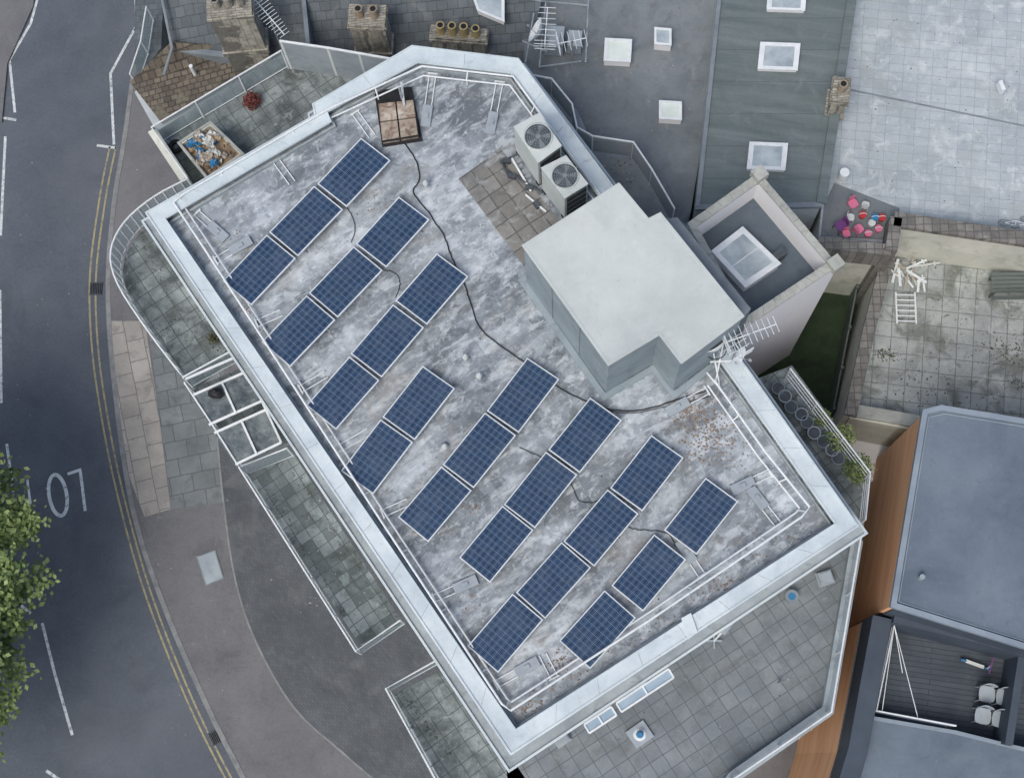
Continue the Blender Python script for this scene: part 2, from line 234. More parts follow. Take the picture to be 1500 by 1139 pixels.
# ------------------------------------------------------------------ mesh builder
def area2(p): return sum(p[i].x*p[(i+1)%len(p)].y-p[(i+1)%len(p)].x*p[i].y for i in range(len(p)))
def ccw(p): return p if area2(p)>0 else list(reversed(p))
class MB:
    def __init__(s): s.v=[];s.f=[];s.mi=[]
    def add(s,vs,fs,mi=0):
        o=len(s.v); s.v+= [tuple(x) for x in vs]
        for f in fs: s.f.append([o+i for i in f]); s.mi.append(mi)
        return s
    def sheet(s,p,z,mi=0):
        p=ccw([Vector((a.x,a.y,z)) for a in p]); return s.add(p,[list(range(len(p)))],mi)
    def poly(s,p,mi=0): return s.add(p,[list(range(len(p)))],mi)
    def prism(s,p,z0,z1,mi=0,top=None):
        p=ccw(p); n=len(p)
        s.add([(a.x,a.y,z0) for a in p]+[(a.x,a.y,z1) for a in p],[[i,(i+1)%n,n+(i+1)%n,n+i] for i in range(n)],mi)
        s.add([(a.x,a.y,z1) for a in p],[list(range(n))],mi if top is None else top)
        s.add([(a.x,a.y,z0) for a in p],[list(reversed(range(n)))],mi); return s
    def ring(s,o,i,z0,z1,mi=0):
        n=len(o)
        for k in range(n):
            l=(k+1)%n; s.prism([o[k],o[l],i[l],i[k]],z0,z1,mi)
        return s
    def obox(s,c,size,a=0,mi=0,M4=None):
        x,y,z=[q/2 for q in size]
        vs=[Vector((i*x,j*y,k*z)) for i in(-1,1) for j in(-1,1) for k in(-1,1)]
        r=Matrix.Rotation(a,4,'Z') if M4 is None else M4
        vs=[r@v+Vector(c) for v in vs]
        return s.add(vs,[[0,1,3,2],[4,6,7,5],[0,4,5,1],[2,3,7,6],[0,2,6,4],[1,5,7,3]],mi)
    def beam(s,a,b,w,h,mi=0):
        a=Vector(a);b=Vector(b); d=b-a
        if d.length<1e-5: return s
        r=d.to_track_quat('X','Z').to_matrix().to_4x4()
        return s.obox((a+b)/2,(d.length,w,h),0,mi,r)
    def tube(s,path,r,n=8,mi=0,r2=None,closed=False):
        path=[Vector(p) for p in path]; m=len(path); o=len(s.v)
        for i,p in enumerate(path):
            if closed: d=path[(i+1)%m]-path[i-1]
            else: d=path[min(i+1,m-1)]-path[max(i-1,0)]
            q=d.to_track_quat('Z','Y') if d.length>1e-6 else Vector((0,0,1)).to_track_quat('Z','Y')
            rr=r if r2 is None else r+(r2-r)*i/(m-1)
            for k in range(n):
                t=2*math.pi*k/n; s.v.append(tuple(p+q@Vector((rr*math.cos(t),rr*math.sin(t),0))))
        for i in range(m if closed else m-1):
            for k in range(n):
                a=o+i*n+k; b=o+i*n+(k+1)%n; i2=(i+1)%m
                s.f.append([a,b,o+i2*n+(k+1)%n,o+i2*n+k]); s.mi.append(mi)
        if not closed:
            s.f.append([o+k for k in reversed(range(n))]); s.mi.append(mi)
            s.f.append([o+(m-1)*n+k for k in range(n)]); s.mi.append(mi)
        return s
    def cyl(s,c,r,z0,z1,n=20,mi=0,r2=None):
        return s.tube([(c[0],c[1],z0),(c[0],c[1],z1)],r,n,mi,r2)
    def strip(s,path,w,z0,z1,mi=0,closed=False):
        l,r=offs(path,w,closed); m=len(path)
        for i in range(m if closed else m-1):
            j=(i+1)%m
            if z0 is None: s.sheet([l[i],l[j],r[j],r[i]],z1,mi)
            else: s.prism([l[i],l[j],r[j],r[i]],z0,z1,mi)
        return s
    def obj(s,name,mats,parent=None,label=None,cat=None,kind=None,group=None,smooth=False,origin=None):
        xs=[v[0] for v in s.v]; ys=[v[1] for v in s.v]; zs=[v[2] for v in s.v]
        o=Vector(((min(xs)+max(xs))/2,(min(ys)+max(ys))/2,min(zs))) if origin is None else Vector(origin)
        me=bpy.data.meshes.new(name); me.from_pydata([tuple(Vector(v)-o) for v in s.v],[],s.f)
        for m in (mats if isinstance(mats,(list,tuple)) else [mats]): me.materials.append(m)
        me.polygons.foreach_set("material_index",s.mi)
        if smooth: me.polygons.foreach_set("use_smooth",[True]*len(s.f))
        me.update()
        ob=bpy.data.objects.new(name,me); sc.collection.objects.link(ob)
        if parent is not None:
            ob.parent=parent; pw=WL[parent.name]; ob.location=o-pw; WL[ob.name]=o
        else: ob.location=o; WL[ob.name]=o
        tag(ob,label,cat,kind,group); return ob
WL={}
def tag(ob,label=None,cat=None,kind=None,group=None):
    if label: ob["label"]=label
    if cat: ob["category"]=cat
    if kind: ob["kind"]=kind
    if group: ob["group"]=group
def thing(name,loc,label,cat,group=None,kind=None):
    e=bpy.data.objects.new(name,None); e.empty_display_size=.3; sc.collection.objects.link(e); e.location=loc
    WL[e.name]=Vector(loc); tag(e,label,cat,kind,group); return e
def offs(path,w,closed=False):
    n=len(path); L=[];Rr=[]
    for i,p in enumerate(path):
        a=path[i-1] if (i>0 or closed) else None; b=path[(i+1)%n] if (i<n-1 or closed) else None
        d1=(p-a).to_2d().normalized() if a is not None else None; d2=(b-p).to_2d().normalized() if b is not None else None
        if d1 is None:d1=d2
        if d2 is None:d2=d1
        t=(d1+d2).normalized(); nn=Vector((-t.y,t.x)); c=max(.4,nn.dot(Vector((-d1.y,d1.x)))); k=w/2/c
        L.append(Vector((p.x+nn.x*k,p.y+nn.y*k,p.z))); Rr.append(Vector((p.x-nn.x*k,p.y-nn.y*k,p.z)))
    return L,Rr
def smoothp(path,k=6,closed=False):
    out=[]; n=len(path)
    for i in range(n-1):
        p0=path[max(i-1,0)];p1=path[i];p2=path[i+1];p3=path[min(i+2,n-1)]
        for j in range(k):
            t=j/k; out.append(.5*((2*p1)+(p2-p0)*t+(2*p0-5*p1+4*p2-p3)*t*t+(3*p1-p0-3*p2+p3)*t**3))
    out.append(path[-1]); return out
def lerp(A,B,t): return [a+(b-a)*t for a,b in zip(A,B)]
def atz(path,z): return [Vector((p.x,p.y,z)) for p in path]
def resample(path,step):
    out=[];
    for a,b in zip(path,path[1:]):
        n=max(1,round((b-a).length/step))
        for i in range(n): out.append(a+(b-a)*i/n)
    out.append(path[-1]); return out
# ------------------------------------------------------------------ ground & street
mb=MB(); mb.sheet([Vector((-400,-400,0)),Vector((400,-400,0)),Vector((400,400,0)),Vector((-400,400,0))],0)
mb.obj("ground",m_ground,kind="structure",label="grey concrete ground around the buildings",cat="ground")
kerb=[(215,-120),(212,20),(196,100),(182,200),(166,300),(157,420),(166,560),(192,740),(238,885),(305,1040),(360,1150),(440,1320)]
kw=smoothp(PP(kerb,0),5)
road=kw+PP([(-900,1320),(-900,-120)],0)
MB().sheet(road,.006).obj("road",m_asphalt,kind="structure",label="dark grey asphalt road curving past the building",cat="road")
pv=[p for p in kw]+PP([(1300,1320),(1300,-120)],0)
MB().prism(pv,0,.12).obj("pavement",m_pave,kind="structure",label="purplish grey asphalt pavement beside the road",cat="pavement")
mb=MB(); kk=resample([p+Vector((.06,0,0)) for p in kw],.9)
for a,b in zip(kk,kk[1:]):
    b2=a.lerp(b,.985); mb.strip([a,b2],.16,0,.13+U(0,.008))
mb.obj("kerb",m_kerb,kind="structure",label="pale granite kerb edging the pavement",cat="kerb")
MB().prism(PP([(-500,-120),(62,-120),(50,10),(12,95),(4,180),(-500,190)],0),0,.1).obj("pavement",m_pave,kind="structure",label="grey pavement on the far side of the road",cat="pavement")
MB().sheet(PP([(160,470),(212,470),(232,600),(250,745),(212,757),(190,700),(170,580)],.12),.126).obj("path",m_slabp,kind="structure",label="beige slab strip along the kerb",cat="path")
MB().sheet(PP([(213,440),(330,520),(330,735),(251,745),(233,600)],.12),.130).obj("path",m_slabg,kind="structure",label="grey paving slabs beside the building",cat="path")
st=smoothp(PP([(318,640),(328,740),(345,850),(375,940),(430,1035),(500,1100),(570,1160)],.12),4)
MB().sheet(st+PP([(900,1160),(700,640)],.12),.134).obj("path",m_setts,kind="structure",label="dark small-sett paving under the balconies",cat="path")
MB().strip(st,.06,.10,.139).obj("path",m_kerb,kind="structure",label="thin stone edging of the setts",cat="path")
def mark(path,w,m,label,sm=True,z=.010):
    p=PP(path,0); 
    if sm and len(p)>2: p=smoothp(p,5)
    MB().strip(p,w,None,z).obj("road_marking",m,kind="structure",label=label,cat="road marking")
yl=[(170,215),(155,290),(141,400),(143,500),(156,600),(180,720),(222,870),(285,1030),(350,1160)]
mark(yl,.065,m_painty,"worn yellow line along the kerb"); mark([(u-9,v) for u,v in yl],.065,m_painty,"worn yellow line along the kerb")
WT="worn white line painted on the asphalt"
for pth in [[(198,-20),(200,38),(162,108),(167,212)],[(60,-20),(45,35),(14,88),(22,165)],[(-2,172),(24,176)],[(142,213),(170,217)],[(8,200),(1,345)],[(0,425),(2,590)],[(10,650),(20,720)],[(62,912),(80,985),(106,1076)],[(0,860),(45,898)],[(68,1128),(100,1150)],[(215,30),(196,45)]]:
    mark(pth,.095,m_paintw,WT,False)
ov=[(85+13*math.cos(t)*1.0+4*math.sin(t),725+30*math.sin(t)) for t in [i*2*math.pi/20 for i in range(21)]]
mark(ov,.12,m_paintf,"worn white letter painted on the road",True,.011)
mark([(99,694),(117,688),(118,692),(125,748)],.10,m_paintf,"worn white letter painted on the road",False)
mark([(40,702),(45,738)],.08,m_paintf,"faint worn white letter painted on the road",False)
def cover(pts,m,label):
    e=thing("inspection_cover",P(*pts[0],.14),label,"cover")
    p=PP(pts,.14); MB().prism(p,.12,.150).obj("cover_plate",m,e); MB().strip(p,.04,.12,.156,closed=True).obj("rim",m_lead,e)
cover([(288,815),(315,806),(327,846),(302,857)],m_board,"pale rectangular cover set in the pavement")
def drain(u,v,a):
    c=P(u,v,.01); e=thing("drain_grate",c,"black cast iron drain grate in the gutter","drain"); e.rotation_euler=(0,0,a)
    mb=MB()
    for i in range(7): mb.obox((-.18+i*.06,0,.022),(.025,.4,.02))
    mb.obox((0,.21,.022),(.46,.04,.022));mb.obox((0,-.21,.022),(.46,.04,.022))
    ob=mb.obj("grate",m_grille,origin=(0,0,0)); ob.parent=e
    ob=MB().obox((0,0,.006),(.44,.42,.006)).obj("pit",m_dark,origin=(0,0,0)); ob.parent=e
drain(318,1078,.5); drain(141,423,0)
# ------------------------------------------------------------------ main building
CZ=12.35
O=PP([(212,311),(460,168),(457,152),(603,66),(760,85),(905,280),(1100,545),(1259,770),(748,1106)],CZ)
I=PP([(243,320),(486,178),(480,164),(612,92),(748,108),(878,290),(1068,548),(1222,766),(756,1066)],CZ)
bld=thing("apartment_building",Vector((0,0,0)),"pale flat-roofed apartment building with balconies and solar panels","building")
W=lerp(O,I,.22); V=lerp(O,I,.82)
MB().prism(W,0,ROOF-.02).obj("wall",m_render,bld)
MB().ring(W,V,ROOF-.6,CZ-.05).obj("parapet",m_ledge,bld)
MB().sheet(lerp(O,I,.7),ROOF).obj("roof_deck",m_deck,bld,label="stained grey membrane flat roof")
mb=MB(); n=len(O)
for k in range(n):
    l=(k+1)%n; L=(O[l]-O[k]).length; c=max(1,round(L/1.25))
    for j in range(c):
        a=j/c+(.003/L if j else 0); b=(j+1)/c-(.004/L if j<c-1 else 0)
        dz=U(-.002,.002)
        mb.prism([O[k].lerp(O[l],a),O[k].lerp(O[l],b),I[k].lerp(I[l],b),I[k].lerp(I[l],a)],CZ-.05,CZ+dz+.003*(k%2))
mb.obj("coping",m_coping,bld)
mb=MB()
mb.strip(lerp(O,I,.08),.03,CZ+.0,CZ+.03,closed=True); mb.strip(lerp(O,I,.94),.03,CZ,CZ+.025,closed=True); mb.obj("coping_lip",m_coping,bld)
MB().ring(lerp(O,I,-.6),W,11.2,11.38).obj("cornice",m_ledge,bld)
MB().strip(lerp(O,I,-.57),.06,11.38,11.44,closed=True).obj("gutter",m_coping,bld)
MB().strip(lerp(O,I,1.08),.05,ROOF,ROOF+.12,closed=True).obj("upstand",m_ledge,bld)
MB().prism(PP([(998,905),(1012,897),(1022,925),(1008,936)],CZ+.08),CZ-.02,CZ+.08).obj("coping_block",m_coping,bld)
A_,B_=W[8],W[7]; fd=(B_-A_).normalized(); fn=Vector((fd.y,-fd.x,0))
if fn.y>0: fn=-fn
fl=(B_-A_).length
for t0,t1 in ((.18,.26),(.275,.43)):
    p=A_+fd*fl*t0; q=A_+fd*fl*t1
    e=MB().prism([p+fn*.03,q+fn*.03,q+fn*.10,p+fn*.10],9.3,11.1).obj("window",m_glazing,bld)
    mb=MB()
    for i in range(4):
        c=p.lerp(q,i/3)+fn*.12; mb.beam((c.x,c.y,9.3),(c.x,c.y,11.1),.06,.06)
    for z in (9.3,11.1): mb.beam(atz([p+fn*.12],z)[0],atz([q+fn*.12],z)[0],.06,.06)
    mb.obj("frame",m_white,e)
    e=MB().poly([atz([p],11.42)[0]+fn*.42,atz([q],11.42)[0]+fn*.42,atz([q],11.3)[0]+fn*.66,atz([p],11.3)[0]+fn*.66]).obj("window_canopy",m_glazing,bld)
    mb=MB(); 
    for zz,o_ in ((11.44,.42),(11.32,.66)): mb.beam(atz([p],zz)[0]+fn*o_,atz([q],zz)[0]+fn*o_,.05,.05)
    for i in range(3):
        c=p.lerp(q,i/2); mb.beam(atz([c],11.44)[0]+fn*.42,atz([c],11.32)[0]+fn*.66,.04,.04)
    mb.obj("frame",m_frame,e)
# stair housing
BZ=ROOF+2.85
B=PP([(767,360),(907,270),(950,322),(967,313),(1088,462),(997,530),(965,488),(892,533)],BZ)
sh=MB().prism(B,ROOF,BZ-.06).obj("stair_housing",m_boxwall,bld,label="grey membrane-clad stair housing with pale flat top")
c0=sum((b for b in B),Vector())/len(B)
Bo=[b+(b-c0).normalized()*.05 for b in B]
MB().prism(Bo,BZ-.06,BZ).obj("housing_roof",m_boxroof,sh)
MB().strip(B,.05,BZ,BZ+.015,closed=True).obj("roof_trim",m_boxroof,sh)
MB().strip([b+(b-c0).normalized()*.12 for b in B],.16,ROOF+.002,ROOF+.06,closed=True).obj("base_flashing",m_boxwall,sh)
for i0,i1 in ((0,7),(7,6)):
    a=B[i0];b=B[i1]; d=(b-a); nn=Vector((-d.y,d.x,0)).normalized(); nn=nn if nn.dot(a-c0)>0 else -nn
    m_=max(2,int(d.length/.95))
    for i in range(1,m_): c=a+d*i/m_+nn*.012; MB().beam((c.x,c.y,ROOF+.06),(c.x,c.y,BZ-.07),.04,.018).obj("wall_seam",m_boxwall,sh)
LB=PP([(950,325),(992,318),(1100,452),(1076,480)],ROOF+2.0)
MB().prism(LB,ROOF,ROOF+2.0).obj("plant_housing",m_lead,bld)
MB().sheet(PP([(672,262),(733,218),(838,345),(772,396)],ROOF),ROOF+.006).obj("slab_paving",m_acslab,bld)
# ------------------------------------------------------------------ railing helper
def railing(path,zf,h,parent,style="bars",mats=None,step=1.1,name="railing"):
    """path measured at the top rail"""
    p=atz(PP(path,zf+h),zf); mb=MB()
    rs=resample(p,step)
    for q in rs: mb.beam((q.x,q.y,zf),(q.x,q.y,zf+h),.04,.04,0)
    mb.tube(atz(p,zf+h),.026,6,0); 
    if style=="glass":
        mb.tube(atz(p,zf+.1),.018,5,0); mb.strip(p,.012,zf+.12,zf+h-.05,1)
    elif style=="panel":
        mb.strip(p,.03,zf+.1,zf+h-.06,1)
    elif style=="rails":
        for k in (.25,.5,.75): mb.tube(atz(p,zf+h*k),.013,5,0)
    return mb.obj(name,mats or [m_white,m_glass],parent)
def balcony(fl,zf,rail,h=1.1,style="glass",mat=None,label=None,thick=.25,mats=None,down=None):
    e=MB().prism(PP(fl,zf),(zf-thick) if down is None else down,zf,0,1).obj("balcony",[m_render,mat or m_btile],bld,label=label)
    for r in rail: railing(r,zf,h,e,style,mats)
    return e
def arc(pts,k=5):
    q=smoothp([Vector((a,b,0)) for a,b in pts],k); return [(a.x,a.y) for a in q]
BF=9.2
r1=arc([(274,262),(225,288),(182,325),(162,368),(172,415),(215,482),(268,552)],4)
fl1=[(u+(830-u)*.028,v+(1118-v)*.028) for u,v in r1]
balcony(fl1+[(345,515),(420,560),(330,300)],BF,[r1+[(342,512)]],label="curved tiled balcony with white rail")
e=balcony([(280,570),(350,540),(440,640),(352,680)],BF,[[(270,560),(310,620),(348,680)]],style="glass",label="small balcony crossed by white frames",mat=m_btile2)
mb=MB()
bars=[((272,555),(352,520)),((284,578),(366,542)),((306,622),(386,586)),((314,634),(394,598)),((345,680),(412,648))]
for a,b in bars: mb.beam(P(*a,BF+1.1),P(*b,BF+1.1),.065,.05)
for a,b in [((352,520),(412,648)),((325,560),(346,606)),((354,617),(376,665))]: mb.beam(P(*a,BF+1.12),P(*b,BF+1.12),.055,.05)
mb.obj("overhead_frame",m_white,e)
MB().prism(PP([(284,578),(366,542),(386,586),(306,622)],BF+1.06),BF+1.05,BF+1.065).obj("glass_pane",m_dirtyglass,e)
MB().prism(PP([(314,634),(394,598),(412,648),(345,680)],BF+1.06),BF+1.05,BF+1.065).obj("glass_pane",m_dirtyglass,e)
balcony([(360,694),(432,668),(590,912),(528,944)],BF,[[(420,656),(350,684),(521,953),(586,908)]],style="glass",mat=m_btile2,label="long balcony with chequered tiles and glass rail")
balcony([(572,1018),(660,975),(790,1170),(660,1190)],BF,[[(640,966),(565,1008),(660,1180)]],style="glass",label="tiled corner balcony with white rail")
balcony([(775,120),(845,160),(870,215),(928,220),(985,318),(1010,330),(920,420),(770,200)],BF,[[(770,108),(808,115),(838,152),(845,186),(868,199),(928,208),(955,248),(988,305)]],style="panel",mats=[m_white,m_board],label="narrow balcony with grey screen panels",mat=m_lead)
balcony([(1095,560),(1160,535),(1275,690),(1262,800),(1150,700)],BF,[[(1158,540),(1275,692),(1268,760)]],style="rails",label="narrow planted balcony strip")
tz=9.2
te=MB().prism(PP([(740,1115),(1000,930),(1245,775),(1254,800),(1213,1040),(1075,1135),(1000,1260),(760,1260)],tz),0,tz,0,1).obj("terrace",[m_render,m_terr],bld,label="large slab-paved terrace")
railing([(1262,782),(1218,1042),(1075,1140),(1040,1200)],tz,1.1,te,"glass",step=1.5)
MB().strip(PP([(1256,790),(1213,1040),(1075,1137),(1000,1240)],tz+.3),.3,tz,tz+.3).obj("kerb_wall",m_ledge,te)
t2=MB().prism(PP([(230,192),(412,80),(500,98),(600,80),(640,200),(330,330),(275,262)],BF),0,BF,0,1).obj("terrace",[m_render,m_btile],bld,label="small tiled terrace with glass rail")
railing([(275,262),(222,186),(412,74)],BF,1.1,t2,"glass",step=1.4)
MB().strip(PP([(222,190),(270,262)],BF+.9),.25,BF,BF+.9).obj("side_wall",m_cream,t2)
p=PP([(411,60),(480,70),(572,86),(604,74)],BF+1.7); mb=MB(); mb.strip(p,.04,BF,BF+1.62,0)
for q in resample(p,1.1): mb.beam((q.x,q.y,BF),(q.x,q.y,BF+1.7),.07,.07,1)
mb.tube(atz(p,BF+1.7),.035,6,1); mb.obj("screen_panel",[m_board,m_white],t2)
# ------------------------------------------------------------------ roof guard rail
def roofrail(px,label):
    z=ROOF+.42; p=PP(px,z)
    e=thing("guard_rail",atz([p[0]],ROOF)[0],label,"railing"); mb=MB()
    mb.tube(p,.030,8); L_,R_=offs(p,.34)
    inner=L_ if (sum((q.to_2d()).length for q in L_)<sum((q.to_2d()).length for q in R_)) else R_
    inner=atz(inner,ROOF+.22); mb.tube(inner,.024,8)
    for (a0,a1),(b0,b1) in zip(zip(p,p[1:]),zip(inner,inner[1:])):
        m_=max(1,round((a1-a0).length/1.9))
        for i in range(m_):
            a=a0.lerp(a1,(i+.5)/m_); b=b0.lerp(b1,(i+.5)/m_)
            mb.beam(a,b,.03,.03); mb.beam((b.x,b.y,ROOF),b,.04,.04)
    mb.obj("rail",m_white,e)
roofrail([(1046,556),(1120,660),(1186,742),(1175,756),(960,902),(748,1040),(735,1030),(560,765),(300,365),(254,296)],"white low guard rail around the flat roof")
roofrail([(254,296),(270,283),(480,160),(618,97),(752,112),(880,286)],"white low guard rail along the roof edge")
def foot(a,b,plate=True):
    A=P(*a,ROOF+.05); Bq=P(*b,ROOF+.05); d=(Bq-A).normalized(); nn=Vector((-d.y,d.x,0))
    e=thing("rail_counterweight",atz([Bq],ROOF)[0],"grey flat counterweight with twin steel rods on the roof","rail weight","counterweights of the roof guard rail")
    mb=MB()
    for k in (-.09,.09): mb.beam(A+nn*k,Bq+nn*k,.025,.025)
    mb.beam(A+nn*.14,A-nn*.14,.04,.04); mb.obj("rods",m_white,e)
    if plate:
        c=Bq-d*.15; mb=MB(); mb.obox((c.x,c.y,ROOF+.07),(.62,.26,.06),math.atan2(d.y,d.x)); mb.obox((c.x,c.y,ROOF+.12),(.14,.1,.05),math.atan2(d.y,d.x)); mb.obj("weight_plate",m_board,e)
for a,b,pl in [((634,108),(624,178),1),((732,120),(719,188),1),((404,235),(428,268),0),((288,312),(325,345),1),((316,382),(360,356),1),((376,474),(412,458),0),((440,570),(478,548),0),((500,655),(540,632),0),((560,752),(598,735),0),((636,876),(690,852),1),((726,1002),(780,972),1),((812,992),(795,958),0),((1028,842),(1000,800),1),((1128,692),(1080,715),1),((1140,768),(1104,722),1),((1036,572),(985,600),1),((520,165),(545,200),0)]: foot(a,b,pl)
# ------------------------------------------------------------------ solar panels
PN=[[(531,197),(571,240),(507,308),(465,266)],[(462,268),(502,311),(436,380),(394,337)],[(391,340),(433,383),(368,451),(327,408)],
[(586,284),(628,326),(565,397),(522,353)],[(519,357),(560,400),(494,468),(453,427)],[(449,430),(491,472),(425,540),(384,498)],
[(641,368),(684,410),(625,480),(581,435)],[(577,441),(620,485),(558,555),(515,516)],[(512,520),(555,560),(491,632),(451,590)],
[(620,533),(665,573),(607,647),(562,607)],[(558,612),(603,652),(547,725),(501,686)],
[(776,520),(817,558),(757,637),(715,600)],[(713,601),(754,640),(692,716),(650,680)],[(648,683),(689,719),(627,795),(584,755)],
[(868,580),(908,617),(847,695),(805,657)],[(803,659),(843,697),(781,775),(740,738)],[(738,740),(779,777),(717,854),(674,815)],
[(958,635),(998,672),(938,751),(896,713)],[(893,715),(933,753),(868,830),(827,793)],[(825,795),(863,830),(798,905),(757,868)],[(753,870),(793,907),(728,987),(687,943)],
[(1036,698),(1079,736),(1018,812),(975,776)],[(960,783),(1002,820),(940,896),(899,855)],[(886,865),(930,905),(865,978),(820,938)]]
PZ=ROOF+.28
info=[]; sl=sw=0
for q in PN:
    t,r,b,l=PP(q,PZ); c=(t+r+b+l)/4; dl=((l-t)+(b-r)); L_=dl.length/2; W_=((r-t)+(b-l)).length/2; sl+=L_; sw+=W_
    info.append((c,math.atan2(dl.y,dl.x),L_,W_))
sl/=len(PN); sw/=len(PN); print("PANEL",sl,sw)
PLn,PWd=sl,sw; TL=math.radians(8)
def panel_meshes():
    x,y=PLn/2,PWd/2; mb=MB(); fw=.024
    mb.obox((0,y-fw/2,0),(PLn,fw,.045)); mb.obox((0,-y+fw/2,0),(PLn,fw,.045)); mb.obox((x-fw/2,0,0),(fw,PWd-2*fw,.043)); mb.obox((-x+fw/2,0,0),(fw,PWd-2*fw,.043))
    g=MB().obox((0,0,.008),(PLn-2*fw,PWd-2*fw,.012))
    s=MB()
    for k in (-.55,.55):
        s.obox((k*x*1.2,0,-.27),(.04,PWd,.03)); s.obox((k*x*1.2,y-.1,-.13),(.04,.04,.27)); s.obox((k*x*1.2,-y+.1,-.19),(.04,.04,.14))
    return mb,g,s
pb=panel_meshes()
fo=pb[0].obj("frame",m_frame,origin=(0,0,0)); go=pb[1].obj("cell_glass",m_cells,origin=(0,0,0)); sp_=pb[2].obj("mounting_stand",m_steel,origin=(0,0,0))
gm=go.data
sx=(PLn-.07)/1.6; sy=(PWd-.07)/.936
for v in gm.vertices: v.co.x/=sx; v.co.y/=sy
first=True
for c,a,L_,W_ in info:
    e=thing("solar_panel",c,"dark blue solar panel with white frame tilted on the flat roof","solar panel","solar panels on the flat roof"); e.rotation_euler=(0,0,a)
    e.scale=((L_/sl)*.5+.5,(W_/sw)*.5+.515,1)
    for src in (fo,go,sp_):
        o=src if first else src.copy()
        if not first: sc.collection.objects.link(o)
        o.parent=e; 
        if src is not sp_: o.rotation_euler=(TL,0,0)
        if src is go: o.scale=(sx,sy,1)
    first=False
# ------------------------------------------------------------------ cables
def cable(px,r,label,z=ROOF+.03,sag=.02):
    p=smoothp([P(u,v,z) for u,v in px],6); p=[q+Vector((U(-.012,.012),U(-.012,.012),U(0,sag))) for q in p]
    MB().tube(p,r,6).obj("cable",m_cable,label=label,cat="cable",smooth=True)
cable([(592,208),(610,238),(615,262),(606,282),(628,312),(650,345),(662,378),(676,405),(690,445),(703,480),(735,508),(768,530),(820,568),(860,588),(905,601),(950,598),(1000,583),(1035,572)],.016,"black cable snaking across the flat roof")
cable([(497,295),(514,312),(520,335),(514,356)],.010,"thin black cable between two rows of panels")
cable([(556,395),(578,400),(586,415),(580,436)],.010,"thin black cable between two rows of panels")
cable([(836,705),(848,732),(872,735),(892,718)],.010,"thin black cable between two rows of panels")
cable([(760,655),(790,668),(810,672)],.010,"thin black cable between two rows of panels")
cable([(920,770),(930,775),(975,780),(990,800)],.010,"thin black cable between two rows of panels")
cable([(860,590),(915,605),(980,595),(1040,580)],.009,"thin black cable near the stair housing")
# ------------------------------------------------------------------ air conditioners
def aircon(top,hz,label):
    t=PP(top,ROOF+hz); c=(t[0]+t[1]+t[2]+t[3])/4; e=thing("air_conditioner",atz([c],ROOF)[0],label,"air conditioner","outdoor air conditioning units on the roof")
    z0=ROOF+.12; z1=ROOF+hz
    MB().prism(t,z0,z1-.03).obj("casing",m_ac,e)
    MB().prism([c+(q-c)*1.03 for q in t],z1-.03,z1).obj("lid",m_ac,e)
    r=min((t[1]-t[0]).length,(t[2]-t[1]).length)*.46
    mb=MB(); mb.cyl((c.x,c.y),r,z1+.001,z1+.012,28,1)
    for k in range(1,7):
        rr=r*k/6.2; mb.tube([(c.x+rr*math.cos(a),c.y+rr*math.sin(a),z1+.05) for a in [i*2*math.pi/28 for i in range(28)]],.007,4,0,closed=True)
    for i in range(20):
        a=i*math.pi/10; mb.tube([(c.x+r*.15*math.cos(a),c.y+r*.15*math.sin(a),z1+.05),(c.x+r*math.cos(a),c.y+r*math.sin(a),z1+.03)],.005,4,0)
    mb.cyl((c.x,c.y),r*.2,z1+.01,z1+.06,12,0)
    for i in range(5):
        a=i*2*math.pi/5; p0=Vector((c.x,c.y,z1+.02)); d=Vector((math.cos(a),math.sin(a),0)); q=Vector((-d.y,d.x,0))
        mb.poly([p0+d*r*.15,p0+d*r*.9-q*r*.15,p0+d*r*.9+q*r*.25+Vector((0,0,.015)),p0+d*r*.2+q*r*.12],0)
    mb.obj("fan_grille",[m_lead,m_grille],e)
    MB().tube([(c.x+r*1.05*math.cos(a),c.y+r*1.05*math.sin(a),z1+.02) for a in [i*2*math.pi/32 for i in range(32)]],.022,6,0,closed=True).obj("fan_ring",m_ac,e,smooth=True)
    for (a,b) in ((t[3],t[2]),):
        d=(b-a).normalized(); nn=Vector((d.y,-d.x,0)); nn=nn if nn.dot(a-c)>0 else -nn
        mb=MB(); p0=a+d*.06+nn*.012; p1=b-d*.06+nn*.012
        mb.poly([atz([p0],z0+.1)[0],atz([p1],z0+.1)[0],atz([p1],z1-.08)[0],atz([p0],z1-.08)[0]],1)
        k=16
        for i in range(k+1):
            q=p0.lerp(p1,i/k)+nn*.012; mb.beam((q.x,q.y,z0+.1),(q.x,q.y,z1-.08),.012,.012,0)
        for i in range(5):
            z=z0+.1+(z1-z0-.18)*i/4; mb.beam(atz([p0+nn*.02],z)[0],atz([p1+nn*.02],z)[0],.02,.02,0)
        mb.obj("louvre",[m_grille,m_dark],e)
    mb=MB()
    for q in t:
        g=c+(q-c)*.85; mb.obox((g.x,g.y,ROOF+.06),(.14,.14,.12),AB)
    mb.obj("foot",m_black,e)
aircon([(753,186),(790,166),(822,213),(788,238)],1.62,"ivory outdoor air conditioner with round fan grille")
aircon([(793,246),(829,228),(861,269),(827,290)],1.55,"ivory outdoor air conditioner with round fan grille")
e=thing("pipework",P(740,240,ROOF),"insulated refrigerant pipes and clutter beside the air conditioners","pipes")
mb=MB()
for a,b in [((732,238),(760,225)),((738,248),(772,268)),((760,262),(795,282)),((735,238),(745,258)),((770,285),(800,310)),((750,232),(778,280))]:
    mb.tube([P(*a,ROOF+.08),P(*b,ROOF+.1)],.03,8,R()>.5)
for u,v in ((742,236),(775,275),(786,300),(750,258)): c=P(u,v,ROOF+.08); mb.obox(c,(.2,.12,.14),AB+R(),1)
